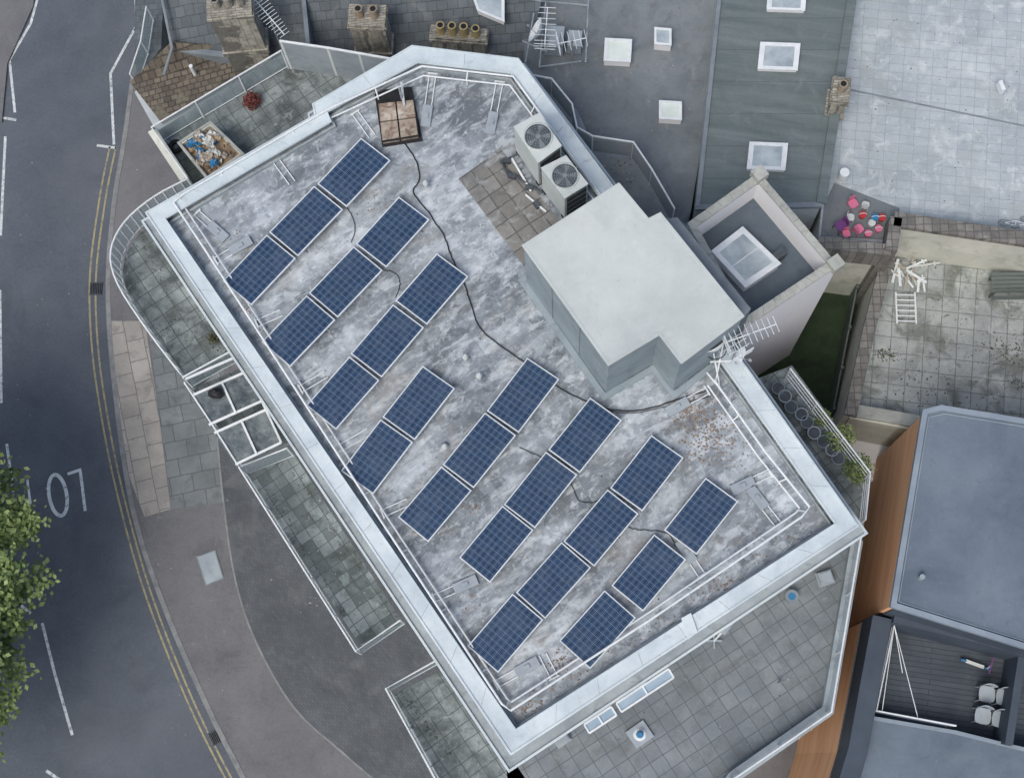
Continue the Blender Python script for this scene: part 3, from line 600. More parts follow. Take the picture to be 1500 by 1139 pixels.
mb.obj("pipes",[m_white,m_grille],e)
# ballast tray
q=PP([(548,133),(603,127),(619,206),(560,215)],ROOF+.05)
e=thing("ballast_tray",atz([q[0]],ROOF)[0],"four rust-stained concrete slabs on a black mat","ballast slabs")
MB().prism(q,ROOF+.004,ROOF+.05).obj("mat",m_black,e)
q=PP([(553,151),(606,145),(613,198),(559,207)],ROOF+.28)
def bil(q,s,t): return q[0].lerp(q[1],s).lerp(q[3].lerp(q[2],s),t)
for i in range(2):
    for j in range(2):
        f=[bil(q,i*.5+a,j*.5+b) for a,b in ((.02,.02),(.48,.02),(.48,.48),(.02,.48))]
        MB().prism(f,ROOF+.05,ROOF+.26+R()*.04).obj("slab",m_rust,e)
mb=MB(); a=P(590,150,ROOF+.1); mb.tube([a,a+Vector((0,0,.9))],.03,8); mb.beam(P(588,120,ROOF+.5),P(592,155,ROOF+.3),.06,.04); mb.obj("mast",m_steel,e)
MB().strip(q+[q[0]],.015,ROOF+.2,ROOF+.29).obj("strap",m_black,e)
for u,v,h in ((625,275,.35),(683,528,.4),(703,555,.4),(652,655,.15)):
    c=P(u,v,ROOF); e=thing("vent_pipe",c,"short white vent pipe with cowl on the flat roof","vent pipe","vent pipes on the flat roof")
    MB().cyl((c.x,c.y),.05,ROOF,ROOF+h,14).obj("pipe",m_boxroof,e,smooth=False)
    MB().cyl((c.x,c.y),.15,ROOF+.003,ROOF+.06,18,0,.07).obj("collar",m_deck,e)
    MB().cyl((c.x,c.y),.085,ROOF+h,ROOF+h+.09,16,0,.04).obj("cowl",m_boxroof,e)
# leaf litter
mb=MB()
def litter(u,v,du,dv,n,z=ROOF,sz=(.018,.04)):
    for _ in range(n):
        p=P(u+random.gauss(0,du),v+random.gauss(0,dv),z+.012); a=R()*6.3; s=U(*sz); h=U(0,.02)
        d=Vector((math.cos(a),math.sin(a),0))*s; e_=Vector((-math.sin(a),math.cos(a),0))*s*.6
        mb.add([p-d+Vector((0,0,h)),p-e_,p+d+Vector((0,0,h*.5)),p+e_+Vector((0,0,.004))],[[0,1,2,3]])
litter(1030,630,22,26,330); litter(1010,600,16,8,110); litter(1060,660,30,18,70)
for k in range(22):
    t=k/21; litter(770+(1195-770)*t,1040+(762-1040)*t,12,5,int(1+9*R()*R()*2))
litter(775,1040,14,7,50); litter(1060,862,22,9,40)
litter(820,972,14,10,60); litter(690,745,6,4,22); litter(545,300,10,10,10); litter(690,880,20,12,14); litter(345,345,10,16,12)
for k in range(26):
    t=R(); litter(300+(700-300)*t,350+(1000-350)*t,3,4,3)
mb.obj("leaf_litter",m_litter,kind="stuff",label="scattered brown dead leaves on the flat roof",cat="leaves")
YZ=6.0
mb=MB()
def area(u0,v0,u1,v1,n,z,sz=(.012,.035)):
    for _ in range(n):
        p=P(U(u0,u1),U(v0,v1),z+.012); a=R()*6.3; s=U(*sz); h=U(0,.02)
        d=Vector((math.cos(a),math.sin(a),0))*s; e_=Vector((-math.sin(a),math.cos(a),0))*s*U(.3,.8)
        mb.add([p-d+Vector((0,0,h)),p-e_,p+d,p+e_+Vector((0,0,.004))],[[0,1,2,3]])
area(300,250,1000,900,160,ROOF) ; area(795,10,1010,290,140,8.5); area(1330,400,1500,590,180,YZ,(.015,.04)); area(900,960,1200,1100,60,tz)
area(200,240,330,480,60,BF); area(280,130,460,200,80,BF); area(430,760,560,900,70,BF); area(880,230,940,290,60,BF,(.02,.06)); area(1250,20,1490,300,120,8.0)
area(230,760,350,1100,60,.13); area(20,200,140,1000,60,.006)
mb.obj("debris",m_chips,kind="stuff",label="small chips and grit scattered over roofs and paving",cat="debris")
# ------------------------------------------------------------------ neighbours
def house(name,label):
    return thing(name,Vector((0,0,0)),label,"building")
h1=house("felt_roof_building","low building with worn grey felt flat roof")
MB().prism(PP([(768,-120),(1082,-120),(1012,310),(900,430),(768,110)],8.5),0,8.5,0,1).obj("wall",[m_render,m_felt],h1)
def skylight(pts,z,h,label,m=None,name="skylight",parent=None,bw=.78,fm=None,bars=0):
    p=PP(pts,z+h); c=sum(p,Vector())/len(p)
    e=MB().prism([c+(q-c)*1.0 for q in p],z,z+h-.02).obj(name,fm or m_whitewall,parent,label=label)
    a=[c+(q-c)*1.05 for q in p]; b=[c+(q-c)*bw for q in p]
    mb=MB().ring(a,b,z+h-.02,z+h+.03)
    for i in range(bars):
        t=(i+1)/(bars+1); mb.beam(atz([b[0].lerp(b[1],t)],z+h+.02)[0],atz([b[3].lerp(b[2],t)],z+h+.02)[0],.03,.03)
    mb.obj("frame",fm or m_white,e)
    mb=MB(); bb=atz(b,z+h+.012); mb.sheet(bb,z+h+.002)
    mb.obj("pane",m or m_glareglass,e); return e
def sq(u,v,w,h,sk=0): return [(u-w+sk,v-h),(u+w+sk,v-h+2),(u+w-sk,v+h),(u-w-sk,v+h-2)]
skylight(sq(905,74,19,17,1),8.5,.3,"square opal rooflight on the felt roof",m_skyl,parent=h1)
skylight(sq(971,54,12,13),8.5,.35,"small square rooflight on the felt roof",m_glareglass,parent=h1)
skylight(sq(982,162,16,14,0),8.5,.3,"square opal rooflight on the felt roof",m_skyl,parent=h1)
h2=house("grey_roof_building","building with grey mineral felt roof and white roof windows")
G=[(1062,-120),(1272,-120),(1204,298),(1018,304)]
MB().prism(PP(G,8.9),0,8.9,0,1).obj("wall",[m_render,m_green],h2)
MB().strip(PP([(1066,-120),(1022,302)],8.98),.12,8.9,8.98).obj("verge",m_lead,h2)
MB().strip(PP([(1266,-120),(1204,296)],9.05),.28,8.9,9.0).obj("party_wall",m_green,h2)
MB().strip(PP([(1018,303),(1204,299)],8.95),.15,8.8,8.95).obj("eave",m_lead,h2)
skylight(sq(1152,2,27,14,1),8.9,.14,"white-framed roof window",parent=h2); skylight(sq(1141,83,28,20,2),8.9,.14,"white-framed roof window",parent=h2); skylight(sq(1124,229,27,20,2),8.9,.14,"white-framed roof window",parent=h2)
h3=house("tiled_roof_building","building with pale flat tiled roof terrace")
MB().prism(PP([(1272,-120),(1700,-120),(1700,380),(1500,350),(1312,322),(1312,362),(1198,352),(1204,298)],8.0),0,8.0,0,1).obj("wall",[m_cream,m_wtile],h3)
MB().strip(PP([(1238,130),(1600,205)],8.02),.045,8.0,8.02).obj("gutter",m_lead,h3)
MB().prism(PP([(1207,300),(1222,268),(1318,305),(1308,352),(1202,346)],8.0),7.9,8.006).obj("patio_floor",m_felt,h3)
MB().strip(PP([(1198,354),(1306,366)],8.6),.32,7.6,8.6).obj("parapet",m_brickc,h3)
mb=MB(); mb.strip(PP([(1310,320),(1500,348),(1700,382)],8.75),.42,8.55,8.75); mb.obj("wall_coping",m_brickc,h3)
MB().strip(PP([(1310,320),(1500,348),(1700,382)],8.55),.3,3,8.55).obj("boundary_wall",m_cream,h3)
MB().strip(PP([(1313,318),(1306,366)],8.75),.34,3,8.75).obj("side_wall",m_brickc,h3)
MB().cyl(P(1233,262,8).to_2d(),.14,8,8.5,14).obj("flue",m_white,h3)
c=P(1466,128,8.3); MB().obox(c,(.12,.3,.3),.3).obj("roof_vent",m_white,h3)
# patio yard
yd=thing("garden_wall",P(1310,375,0),"cream rendered garden wall with brick coping","wall")
MB().strip(PP([(1302,372),(1274,480),(1246,608)],6.9),.3,0,6.75).obj("wall_body",m_cream,yd)
MB().strip(PP([(1302,372),(1274,480),(1246,608)],6.9),.36,6.75,6.9).obj("coping",m_brickc,yd)
yd2=thing("garden_wall",P(1260,590,0),"cream rendered garden wall along the patio","wall")
MB().strip(PP([(1246,605),(1300,615),(1370,628),(1520,650)],6.7),.3,0,6.7).obj("wall_body",m_cream,yd2)
MB().strip(PP([(1246,600),(1300,609),(1370,622)],6.78),.36,6.7,6.8).obj("coping",m_coptile,yd2)
yd3=thing("garden_wall",P(1200,360,0),"cream rendered wall dividing the yards","wall")
MB().strip(PP([(1198,354),(1306,368)],7.6),.28,0,7.58).obj("wall_body",m_cream,yd3)
MB().prism(PP([(1300,350),(1800,410),(1800,700),(1248,612)],YZ),0,YZ).obj("patio",m_patio,kind="structure",label="raised patio of stained slabs spotted with moss",cat="patio")
MB().prism(PP([(1250,612),(1400,640),(1330,710),(1240,700)],4.2),0,4.2).obj("courtyard",m_whitewall,kind="structure",label="small white painted courtyard floor",cat="patio")
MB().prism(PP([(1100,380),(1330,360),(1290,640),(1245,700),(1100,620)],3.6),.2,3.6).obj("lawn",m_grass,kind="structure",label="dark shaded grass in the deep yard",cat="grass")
yd4=thing("garden_fence",P(1240,420,3.6),"grey-green board fence beside the deep yard","fence")
mb=MB(); pth=PP([(1256,420),(1222,598)],4.8); mb.strip(pth,.05,3.6,4.7)
for q in resample(pth,1.2): mb.beam((q.x,q.y,3.6),(q.x,q.y,4.85),.09,.09)
mb.obj("fence_boards",m_greenp,yd4)
# tower
T0=[(1112,252),(1228,388),(1092,478),(1008,326)]
T=PP(T0,12.3); tc_=sum(T,Vector())/4
tw=thing("stair_tower",atz([tc_],0)[0],"white rendered tower with parapet and glazed rooflight","building")
Ti=[tc_+(q-tc_)*.87 for q in T]
MB().prism(T,0,11.1).obj("wall",m_whitewall,tw)
MB().sheet(Ti,11.11).obj("roof_deck",m_well,tw)
MB().ring(T,Ti,11.1,12.2).obj("parapet",m_whitewall,tw)
mb=MB(); To=[tc_+(q-tc_)*1.01 for q in T]; Tj=[tc_+(q-tc_)*.865 for q in T]; n=4
for k in range(4):
    l=(k+1)%4; c=round((To[l]-To[k]).length/.2)
    for j in range(c): mb.prism([To[k].lerp(To[l],j/c+.002),To[k].lerp(To[l],(j+1)/c),Tj[k].lerp(Tj[l],(j+1)/c),Tj[k].lerp(Tj[l],j/c+.002)],12.2,12.26+(.012 if j%2 else 0))
mb.obj("coping_tiles",m_coptile,tw)
for k in (0,1): 
    q=tc_+(T[k]-tc_)*.96; MB().obox((q.x,q.y,12.32),(.34,.34,.3),AB).obj("corner_pier",m_coptile,tw)
skylight([(1088,334),(1142,386),(1092,420),(1044,368)],11.11,.45,"large glazed rooflight with pale panes",m_glareglass,parent=tw,bw=.80,fm=m_frame,bars=1)
c=P(1140,375,11.3); MB().obox(c,(.22,.35,.4),AB).obj("vent_box",m_grille,tw)
# right blue-grey building
rb=thing("timber_clad_building",P(1340,800,0),"flat-roofed building with blue-grey roof and tan cladding","building")
RZ=10.5
RP=PP([(1378,598),(1700,650),(1700,990),(1500,946),(1308,886),(1354,604)],RZ)
MB().prism(RP,0,RZ).obj("wall",m_tan,rb)
c=sum(RP,Vector())/6
MB().sheet([c+(q-c)*.985 for q in RP],RZ+.004).obj("roof_deck",m_blue,rb)
MB().strip(RP,.14,RZ-.1,RZ+.10,closed=True).obj("coping",m_bluec,rb)
MB().strip([c+(q-c)*.955 for q in RP],.03,RZ,RZ+.03,closed=True).obj("roof_trim",m_bluec,rb)
MB().strip(atz([RP[4]+(RP[3]-RP[4])*.03,RP[3],RP[2]],0),.10,7.6,RZ-.1).obj("fascia",m_dkwall,rb)
c=P(1348,846,RZ); MB().cyl((c.x,c.y),.07,RZ,RZ+.25,14).obj("vent",m_board,rb)
wl=PP([(1276,905),(1240,1100),(1222,1160),(1190,1270)],9.0)      # outer face of the side wall
MB().prism(atz(wl,0)+PP([(1700,1300),(1700,1000),(1500,948),(1298,890)],7.6),0,7.6,0,1).obj("lower_wing",[m_tan,m_dkdeck],rb)
inner=[p+Vector((.30,0.03,0)) for p in wl]
MB().strip(inner,.5,7.6,9.0).obj("side_wall",m_dkwall,rb)
MB().strip(PP([(1304,907),(1420,935),(1530,965)],8.8),.25,7.6,9.3).obj("back_wall",m_dkwall,rb)
MB().prism(PP([(1272,1050),(1400,1072),(1480,1092),(1600,1120),(1600,1300),(1220,1300),(1242,1160)],8.4),7.6,8.4,0,0).obj("lower_roof",m_blue,rb)
MB().strip(PP([(1272,1050),(1400,1072),(1480,1092),(1600,1120)],8.48),.1,8.4,8.5).obj("roof_edge",m_bluec,rb)
MB().strip(PP([(1498,958),(1478,1090)],8.9),.2,7.6,8.9).obj("side_parapet",m_dkwall,rb)
railing([(1310,915),(1284,1040),(1400,1062)],7.6,1.1,rb,"rails",mats=[m_white,m_glass],step=2.2)
mb=MB()
for a,b in (((1310,915),(1345,1052)),((1310,915),(1322,985)),((1310,915),(1292,1042))): mb.tube([P(*a,8.8),P(*b,8.6)],.012,5)
mb.obj("stay_wire",m_white,rb)
# top-left houses
h4=house("slate_roof_house","terraced house with dark slate pitched roof")
def P3(l): return [P(a,b,z) for a,b,z in l]
sl_=P3([(232,-30,9.6),(800,-30,9.6),(772,96,8.0),(600,100,8.0),(408,90,8.0),(250,70,8.0)])
mb=MB(); mb.poly(list(reversed(sl_)),1); nz=P3([(232,-30,9.6),(800,-30,9.6),(800,-200,7.6),(232,-200,7.6)]); mb.poly(nz,1)
mb.prism(PP([(250,70),(408,90),(600,100),(772,96),(800,-180),(232,-180)],7.5),0,7.5,0)
mb.obj("roof",[m_render,m_slate],h4)
MB().strip(PP([(250,70),(408,90)],8.1),.18,7.6,8.1).obj("gutter",m_lead,h4)
MB().strip(PP([(440,-30),(452,95)],9.6),.12,8.0,9.3).obj("party_parapet",m_lead,h4)
skylight([(690,-12),(738,-12),(738,32),(700,16)],9.2,.2,"white-framed roof window",parent=h4,bw=.84)
MB().tube([P(236,-10,9.5),P(252,70,8.4),P(240,110,8.2)],.05,8).obj("drainpipe",m_lead,h4)
h5=house("brown_roof_house","small building with mossy brown tiled roof")
mb=MB(); mb.prism(PP([(186,118),(250,66),(412,70),(238,182),(215,170)],8.0),0,7.2,0)
mb.poly(P3([(190,120,7.3),(238,182,7.3),(412,72,7.9),(250,62,8.4)]),1)
mb.obj("roof",[m_render,m_brown],h5)
c=P(281,100,8.0); MB().cyl((c.x,c.y),.06,7.6,8.15,12).obj("flue",m_white,h5)
MB().prism(PP([(200,-120),(245,-120),(236,70),(205,112),(196,90)],3.0),0,3.0).obj("lean_to",m_slate,h5)
railing([(214,10),(206,60),(190,108)],3.0,1.0,h5,"glass")
def chimney(u,v,z0,h,sx_,sy_,a,npot,pm,label,sm=None):
    c=P(u,v,z0+h); e=thing("chimney",Vector((c.x,c.y,z0)),label,"chimney","chimneys on the older roofs")
    mb=MB(); mb.obox((c.x,c.y,z0+h/2),(sx_,sy_,h),a); mb.obox((c.x,c.y,z0+h-.12),(sx_+.12,sy_+.12,.1),a); mb.obox((c.x,c.y,z0+h+.02),(sx_+.06,sy_+.06,.06),a); mb.obox((c.x,c.y,z0+h*.35),(sx_+.14,sy_+.14,.2),a); mb.obj("stack",sm or m_stack,e)
    for i in range(npot):
        t=(i+.5)/npot-.5; x=c.x+math.cos(a)*t*sx_*.85; y=c.y+math.sin(a)*t*sx_*.85; hh=U(.36,.48)
        mb=MB(); mb.cyl((x,y),.13,z0+h+.05,z0+h+hh,14,0,.105); mb.cyl((x,y),.125,z0+h+hh-.04,z0+h+hh+.03,14,0); mb.cyl((x,y),.085,z0+h+hh+.031,z0+h+hh+.035,12,1); mb.obj("chimney_pot",[pm,m_dark],e)
chimney(336,8,7.8,3.4,1.2,.62,.08,3,m_stack,"pale stone chimney stack with clay pots")
chimney(538,24,7.6,2.6,1.0,.62,-.05,2,m_terracotta,"weathered chimney stack with two dark pots")
chimney(672,50,7.6,1.5,1.6,.35,-.1,4,m_yellowpot,"low chimney stack with lichen-yellow pots")
chimney(1232,132,8.3,1.5,.42,.7,-.15,1,m_terracotta,"small brick chimney at the edge of the felt roof")
def yagi(u,v,z,a,L=1.4,n=9,h=.5,label="aluminium television aerial on a mast",zb=None):
    c=P(u,v,z); e=thing("television_aerial",c if zb is None else Vector((c.x,c.y,zb)),label,"aerial"); d=Vector((math.cos(a),math.sin(a),0)); q=Vector((-d.y,d.x,0))
    MB().tube([(c.x,c.y,z-(h if zb is None else z-zb)),(c.x,c.y,z+.05)],.025,8).obj("mast",m_steel,e)
    mb=MB(); mb.tube([c-d*L/2,c+d*L/2],.016,6)
    for i in range(n):
        p=c-d*L/2+d*L*i/(n-1); w_=.32-.012*i; mb.tube([p-q*w_+Vector((0,0,.02)),p+q*w_+Vector((0,0,.02))],.009,5)
    p=c-d*L*.5; mb.tube([p+q*-.3+Vector((0,0,.15)),p+q*.3+Vector((0,0,.15))],.012,5); mb.tube([p+q*-.3-Vector((0,0,.15)),p+q*.3-Vector((0,0,.15))],.012,5); mb.tube([p-Vector((0,0,.15)),p+Vector((0,0,.15))],.012,5); mb.obj("aerial_array",m_frame,e)
yagi(394,24,10.6,-.9,1.5,14,.0,zb=8.6); yagi(1100,488,ROOF+2.0,.35,1.3,10,zb=ROOF); yagi(1075,500,ROOF+1.6,2.1,.8,6,zb=ROOF); yagi(800,40,10.2,1.5,1.2,8,zb=8.5); yagi(838,60,10.0,.2,.8,6,zb=8.5)
def dish(u,v,z,zb,a,label,r=.38):
    c=P(u,v,z); e=thing("satellite_dish",Vector((c.x,c.y,zb)),label,"satellite dish"); mb=MB(); vs=[];fs=[]
    d=Vector((math.cos(a),math.sin(a),.45)).normalized(); q=d.to_track_quat('Z','Y'); k=20
    for i in range(6):
        rr=r*i/5
        for j in range(k): t=j*2*math.pi/k; vs.append(c+q@Vector((rr*math.cos(t),rr*math.sin(t),.5*rr*rr/r)))
    for i in range(5):
        for j in range(k): fs.append([i*k+j,i*k+(j+1)%k,(i+1)*k+(j+1)%k,(i+1)*k+j])
    mb.add(vs,fs); mb.obj("reflector",m_white,e,smooth=True)
    mb=MB(); mb.tube([(c.x,c.y,zb),c-d*.05],.025,8); mb.tube([c-Vector((0,0,r)),c+d*.4],.012,6); mb.obox(c+d*.42,(.08,.06,.06),a); mb.obj("mount_arm",m_steel,e)
dish(792,48,9.6,8.5,2.8,"white satellite dish on the felt roof"); dish(1052,512,ROOF+1.5,ROOF,2.2,"white satellite dish beside the stair housing",.3); dish(1078,518,ROOF+1.2,ROOF,-.6,"small satellite dish beside the stair housing",.24)
e=thing("mast_bracket",P(1050,545,ROOF),"galvanised aerial mast bracket beside the stair housing","bracket")
mb=MB()
for a,b,z0,z1 in (((1045,515),(1055,570),.9,.1),((1040,530),(1072,528),.8,.8),((1060,500),(1048,560),1.4,.1),((1035,545),(1060,575),.3,.05)): mb.tube([P(*a,ROOF+z0),P(*b,ROOF+z1)],.022,6)
mb.obj("struts",m_frame,e); MB().tube([P(1048+16*math.cos(t),512+14*math.sin(t),ROOF+1.0+U(-.03,.03)) for t in [i*math.pi/8 for i in range(16)]],.012,5,closed=True).obj("coiled_cable",m_black,e)
e=thing("plant_box",P(826,55,8.5),"pale metal plant box with pipes on the felt roof","plant box")
mb=MB(); mb.obox(P(812,60,8.9),(.55,.6,.7),-.1); mb.obox(P(842,62,8.8),(.4,.5,.5),-.1); mb.obox(P(812,60,9.3),(.3,.4,.1),-.1); mb.obj("cabinet",m_board,e)
mb=MB()
for a,b in (((782,20),(770,90)),((775,0),(862,8)),((790,98),(850,90)),((862,0),(858,90)),((800,0),(790,98)),((765,60),(800,75))): mb.tube([P(*a,9.2),P(*b,9.2)],.025,6); mb.tube([P(*b,8.5),P(*b,9.2)],.025,6)
mb.obj("pipe_frame",m_steel,e)
# ------------------------------------------------------------------ small objects
def bush(u,v,z,r,n,label,m=m_leaf,name="shrub",pot=True):
    c=P(u,v,z+r); e=thing(name,Vector((c.x,c.y,z)),label,"plant"); mb=MB()
    for _ in range(n):
        d=Vector((random.gauss(0,1),random.gauss(0,1),random.gauss(0,.8))).normalized()*r*U(.4,1.1); p=c+d; s=U(.03,.06)
        a=Vector((U(-1,1),U(-1,1),U(-1,1))).normalized()*s; b=a.orthogonal().normalized()*s*.6; mb.add([p-a,p-b,p+a,p+b],[[0,1,2,3]])
    mb.obj("foliage",m,e)
    mb=MB(); mb.tube([(c.x,c.y,z+.05),(c.x,c.y,z+r)],.02,6,0,.008); mb.obj("stem",m_bark,e)
    if pot: MB().cyl((c.x,c.y),r*.45,z,z+r*.55,16,0,r*.6).obj("pot",m_terracotta,e)
bush(368,148,BF,.25,350,"round reddish shrub in a pot on the terrace",m_redplant)
bush(1232,640,BF,.38,420,"loose green shrub in a pot on the balcony strip"); bush(1258,686,BF,.4,500,"loose green shrub in a pot on the balcony strip"); bush(1205,612,BF,.25,160,"small green shrub in a pot on the balcony strip")
bush(312,495,BF,.16,160,"small dark potted plant on the balcony",m_moss)
for i in range(9):
    u,v=1140+i*11+U(-3,3),568+i*13+U(-3,3); c=P(u,v,BF+.3)
    e=thing("flower_pot",Vector((c.x,c.y,BF)),"dark round flower pot on the balcony strip","flower pot","flower pots on the planted balcony")
    MB().cyl((c.x,c.y),.11,BF,BF+.3,16,0,.17).obj("pot_body",m_grille,e); MB().tube([(c.x+.17*math.cos(a),c.y+.17*math.sin(a),BF+.3) for a in [k*math.pi/8 for k in range(16)]],.018,5,closed=True).obj("rim",m_board if i%2 else m_lead,e)
    MB().cyl((c.x,c.y),.15,BF+.27,BF+.285,14).obj("soil",m_bark,e)
def blob(c,r,m,name,label,cat):
    vs=[];fs=[];k=14;h=9
    for i in range(h):
        ph=math.pi*i/(h-1)
        for j in range(k):
            t=2*math.pi*j/k; rr=math.sin(ph)*r[0]*(1+.14*math.sin(3*t+i)+U(-.06,.06)); vs.append(Vector((c.x+rr*math.cos(t),c.y+rr*math.sin(t)*r[1]/r[0],c.z+r[2]*(1-math.cos(ph))*.5*1.0)))
    for i in range(h-1):
        for j in range(k): fs.append([i*k+j,i*k+(j+1)%k,(i+1)*k+(j+1)%k,(i+1)*k+j])
    mb=MB(); mb.add(vs,fs); t=c+Vector((0,0,r[2])); mb.tube([t,t+Vector((.03,.02,.12))],.03,7,0,.06); return mb.obj(name,m,None,label,cat,smooth=True)
blob(P(318,578,BF+1.07),(.2,.15,.3),m_black,"rubbish_bag","knotted black rubbish bag on the small balcony canopy","rubbish bag")
zc=BF+.85; q=PP([(262,210),(308,180),(356,226),(304,262)],zc)
e=thing("rubbish_container",atz([q[0]],BF)[0],"pale open container heaped with blue sheeting and cardboard","container")
cc=sum(q,Vector())/4
MB().ring(q,[cc+(a-cc)*.9 for a in q],BF,zc).obj("container_wall",m_cream,e); MB().strip(q,.07,zc-.02,zc+.04,closed=True).obj("rim",m_coptile,e)
for i in range(40):
    p=bil(q,U(.12,.88),U(.12,.88)); z=zc-.12+U(0,.25); m=random.choice([m_tarp,m_card,m_timber,m_plastic,m_plastic,m_bluep,m_rust,m_plastic,m_tarp]); mb=MB()
    a0=R()*3.1; L1=U(.15,.34); L2=U(.12,.26); g=[]
    for ii in range(5):
        for jj in range(5):
            x=(ii/4-.5)*L1+U(-.03,.03); y=(jj/4-.5)*L2+U(-.03,.03); g.append(Vector((p.x+x*math.cos(a0)-y*math.sin(a0),p.y+x*math.sin(a0)+y*math.cos(a0),z+U(-.06,.07))))
    mb.add(g,[[ii*5+jj,ii*5+jj+1,(ii+1)*5+jj+1,(ii+1)*5+jj] for ii in range(4) for jj in range(4)]); mb.obj("rubbish",m,e)
MB().prism([cc+(a-cc)*.9 for a in q],BF,zc-.2).obj("fill",m_card,e)
c=P(256,212,BF+.2); MB().tube([(c.x+.15*math.cos(a),c.y+.15*math.sin(a),BF+.08) for a in [k*math.pi/10 for k in range(20)]],.07,8,closed=True).obj("tyre",m_black,None,"small black tyre beside the container","tyre",smooth=True)
c=P(937,1075,tz); e=thing("parasol_base",c,"pale square parasol base with blue centre on the terrace","parasol base")
MB().obox((c.x,c.y,tz+.05),(.55,.5,.09),.6).obj("base_slab",m_board,e)
MB().cyl((c.x,c.y),.17,tz+.1,tz+.14,18,0,.13).obj("collar",m_white,e); mb=MB(); mb.cyl((c.x,c.y),.10,tz+.14,tz+.26,14,0,.08); mb.cyl((c.x,c.y),.05,tz+.26,tz+.4,10); mb.obj("sleeve",m_tarp,e)
c=P(1160,873,tz+.3); e=thing("bucket",Vector((c.x,c.y,tz)),"grey bucket with blue lining on the terrace corner","bucket"); MB().cyl((c.x,c.y),.15,tz,tz+.02,16).obj("base",m_lead,e)
mb=MB(); mb.tube([(c.x,c.y,tz),(c.x,c.y,tz+.32)],.14,16,0,.18); mb.obj("body",m_lead,e); MB().cyl((c.x,c.y),.10,tz+.321,tz+.325,16).obj("lining",m_tarp,e)
for u,v,a in ((937,1001,.6),(822,1080,.6),(1210,845,.3)):
    mb=MB(); c=P(u,v,tz+.2); mb.obox((c.x,c.y,tz+.1),(.36,.32,.2),a); mb.obox((c.x,c.y,tz+.215),(.30,.26,.03),a); mb.obox((c.x,c.y,tz+.02),(.42,.38,.04),a); mb.obj("concrete_block",m_board,None,"pale square concrete block on the terrace","block")
a=P(1046,938,tz+.1); b=P(1094,884,tz+1.9)
e=thing("folded_parasol",a,"folded pale parasol leaning against the terrace wall","parasol")
MB().tube([a,b],.03,8).obj("pole",m_white,e); mb=MB(); mb.tube([a.lerp(b,.3),a.lerp(b,.5),a.lerp(b,.95)],.13,10,0,.05); mb.obj("canopy",m_board,e)
mb=MB()
for k in range(4): t=k*math.pi/2; mb.beam(a,a+Vector((math.cos(t),math.sin(t),0))*.2,.05,.04)
mb.obj("base",m_board,e)
e=thing("washing_line",P(1100,930,tz),"thin washing lines strung across the terrace","washing line")
mb=MB(); mb.tube([P(1140,1000,tz),P(1140,1000,tz)+Vector((0,0,1.8))],.025,8); mb.obj("post",m_steel,e)
mb=MB(); top=P(1140,1000,tz)+Vector((0,0,1.8))
for u,v in ((1085,915),(1215,980),(1232,900),(1200,1045),(1110,900)): mb.tube([top,P(u,v,tz+1.1)],.005,4)
mb.obj("line",m_lead,e)
a=P(1326,428,YZ+.1); b=P(1328,474,YZ+.15); d=(b-a).normalized(); q=Vector((-d.y,d.x,0))
mb=MB()
for k in (-.28,.28): mb.beam(a+q*k,b+q*k,.05,.05)
for i in range(6): p=a.lerp(b,(i+.5)/6); mb.beam(p-q*.28,p+q*.28,.035,.035)
mb.obj("ladder",m_white,None,"short white ladder lying on the patio","ladder")
for i in range(16):
    c=P(1330+U(-22,30),402+U(-16,22),YZ+.05+i*.012); mb=MB(); rot=Matrix.Rotation(R()*3.1,4,'Z')@Matrix.Rotation(U(-.08,.08),4,'Y'); L=U(.3,.9)
    mb.obox(c,(L,U(.04,.09),.025),0,0,rot); mb.obox(c+rot@Vector((L*.3,0,.02)),(.05,.14,.02),0,0,rot); mb.obj("broken_plank",random.choice([m_timber,m_plastic,m_white]),None,"pale broken plank dumped on the patio","plank",group="timber offcuts piled on the patio")
e=thing("garden_bench",P(1475,420,YZ),"grey-green slatted timber bench on the patio","bench")
mb=MB()
for i in range(5): mb.beam(P(1452,402+i*6,YZ+.5),P(1540,400+i*6,YZ+.5),.1,.03)
mb.obj("seat",m_greenp,e); mb=MB()
for u in (1456,1512):
    for v in (402,428): p=P(u,v,YZ+.5); mb.beam((p.x,p.y,YZ),p,.07,.07)
mb.obj("leg",m_greenp,e)
mb=MB()
for i in range(3): a=P(1452,438,YZ+.6); b=P(1540,436,YZ+.6); mb.beam(atz([a],YZ+.6+.14*i)[0],atz([b],YZ+.6+.14*i)[0],.03,.1)
mb.obj("backrest",m_greenp,e)
mb=MB()
for (u,v,s_,n_) in ((1480,515,22,200),(1300,520,10,140),(1350,380,14,50),(1495,560,10,60),(1330,570,30,60),(1395,590,30,80)):
    for _ in range(n_):
        p=P(u+random.gauss(0,s_),v+random.gauss(0,s_*.6),YZ+.02); a=Vector((U(-1,1),U(-1,1),U(0,.4)))*U(.015,.04); b=a.orthogonal()*.5; mb.add([p-a,p-b,p+a,p+b],[[0,1,2,3]])
for k in range(500):
    t=R(); side=random.choice([((230,480),(330,512),BF),((200,330),(260,470),BF),((430,690),(580,905),BF),((380,700),(520,925),BF),((590,1010),(660,1110),BF)])
    (u0,v0),(u1,v1),z=side; p=P(u0+(u1-u0)*t+random.gauss(0,4),v0+(v1-v0)*t+random.gauss(0,4),z+.01); a=Vector((U(-1,1),U(-1,1),U(0,.3)))*U(.015,.035); b=a.orthogonal()*.5; mb.add([p-a,p-b,p+a,p+b],[[0,1,2,3]])
mb.obj("moss",m_moss,kind="stuff",label="patches of moss and weeds between slabs",cat="moss")
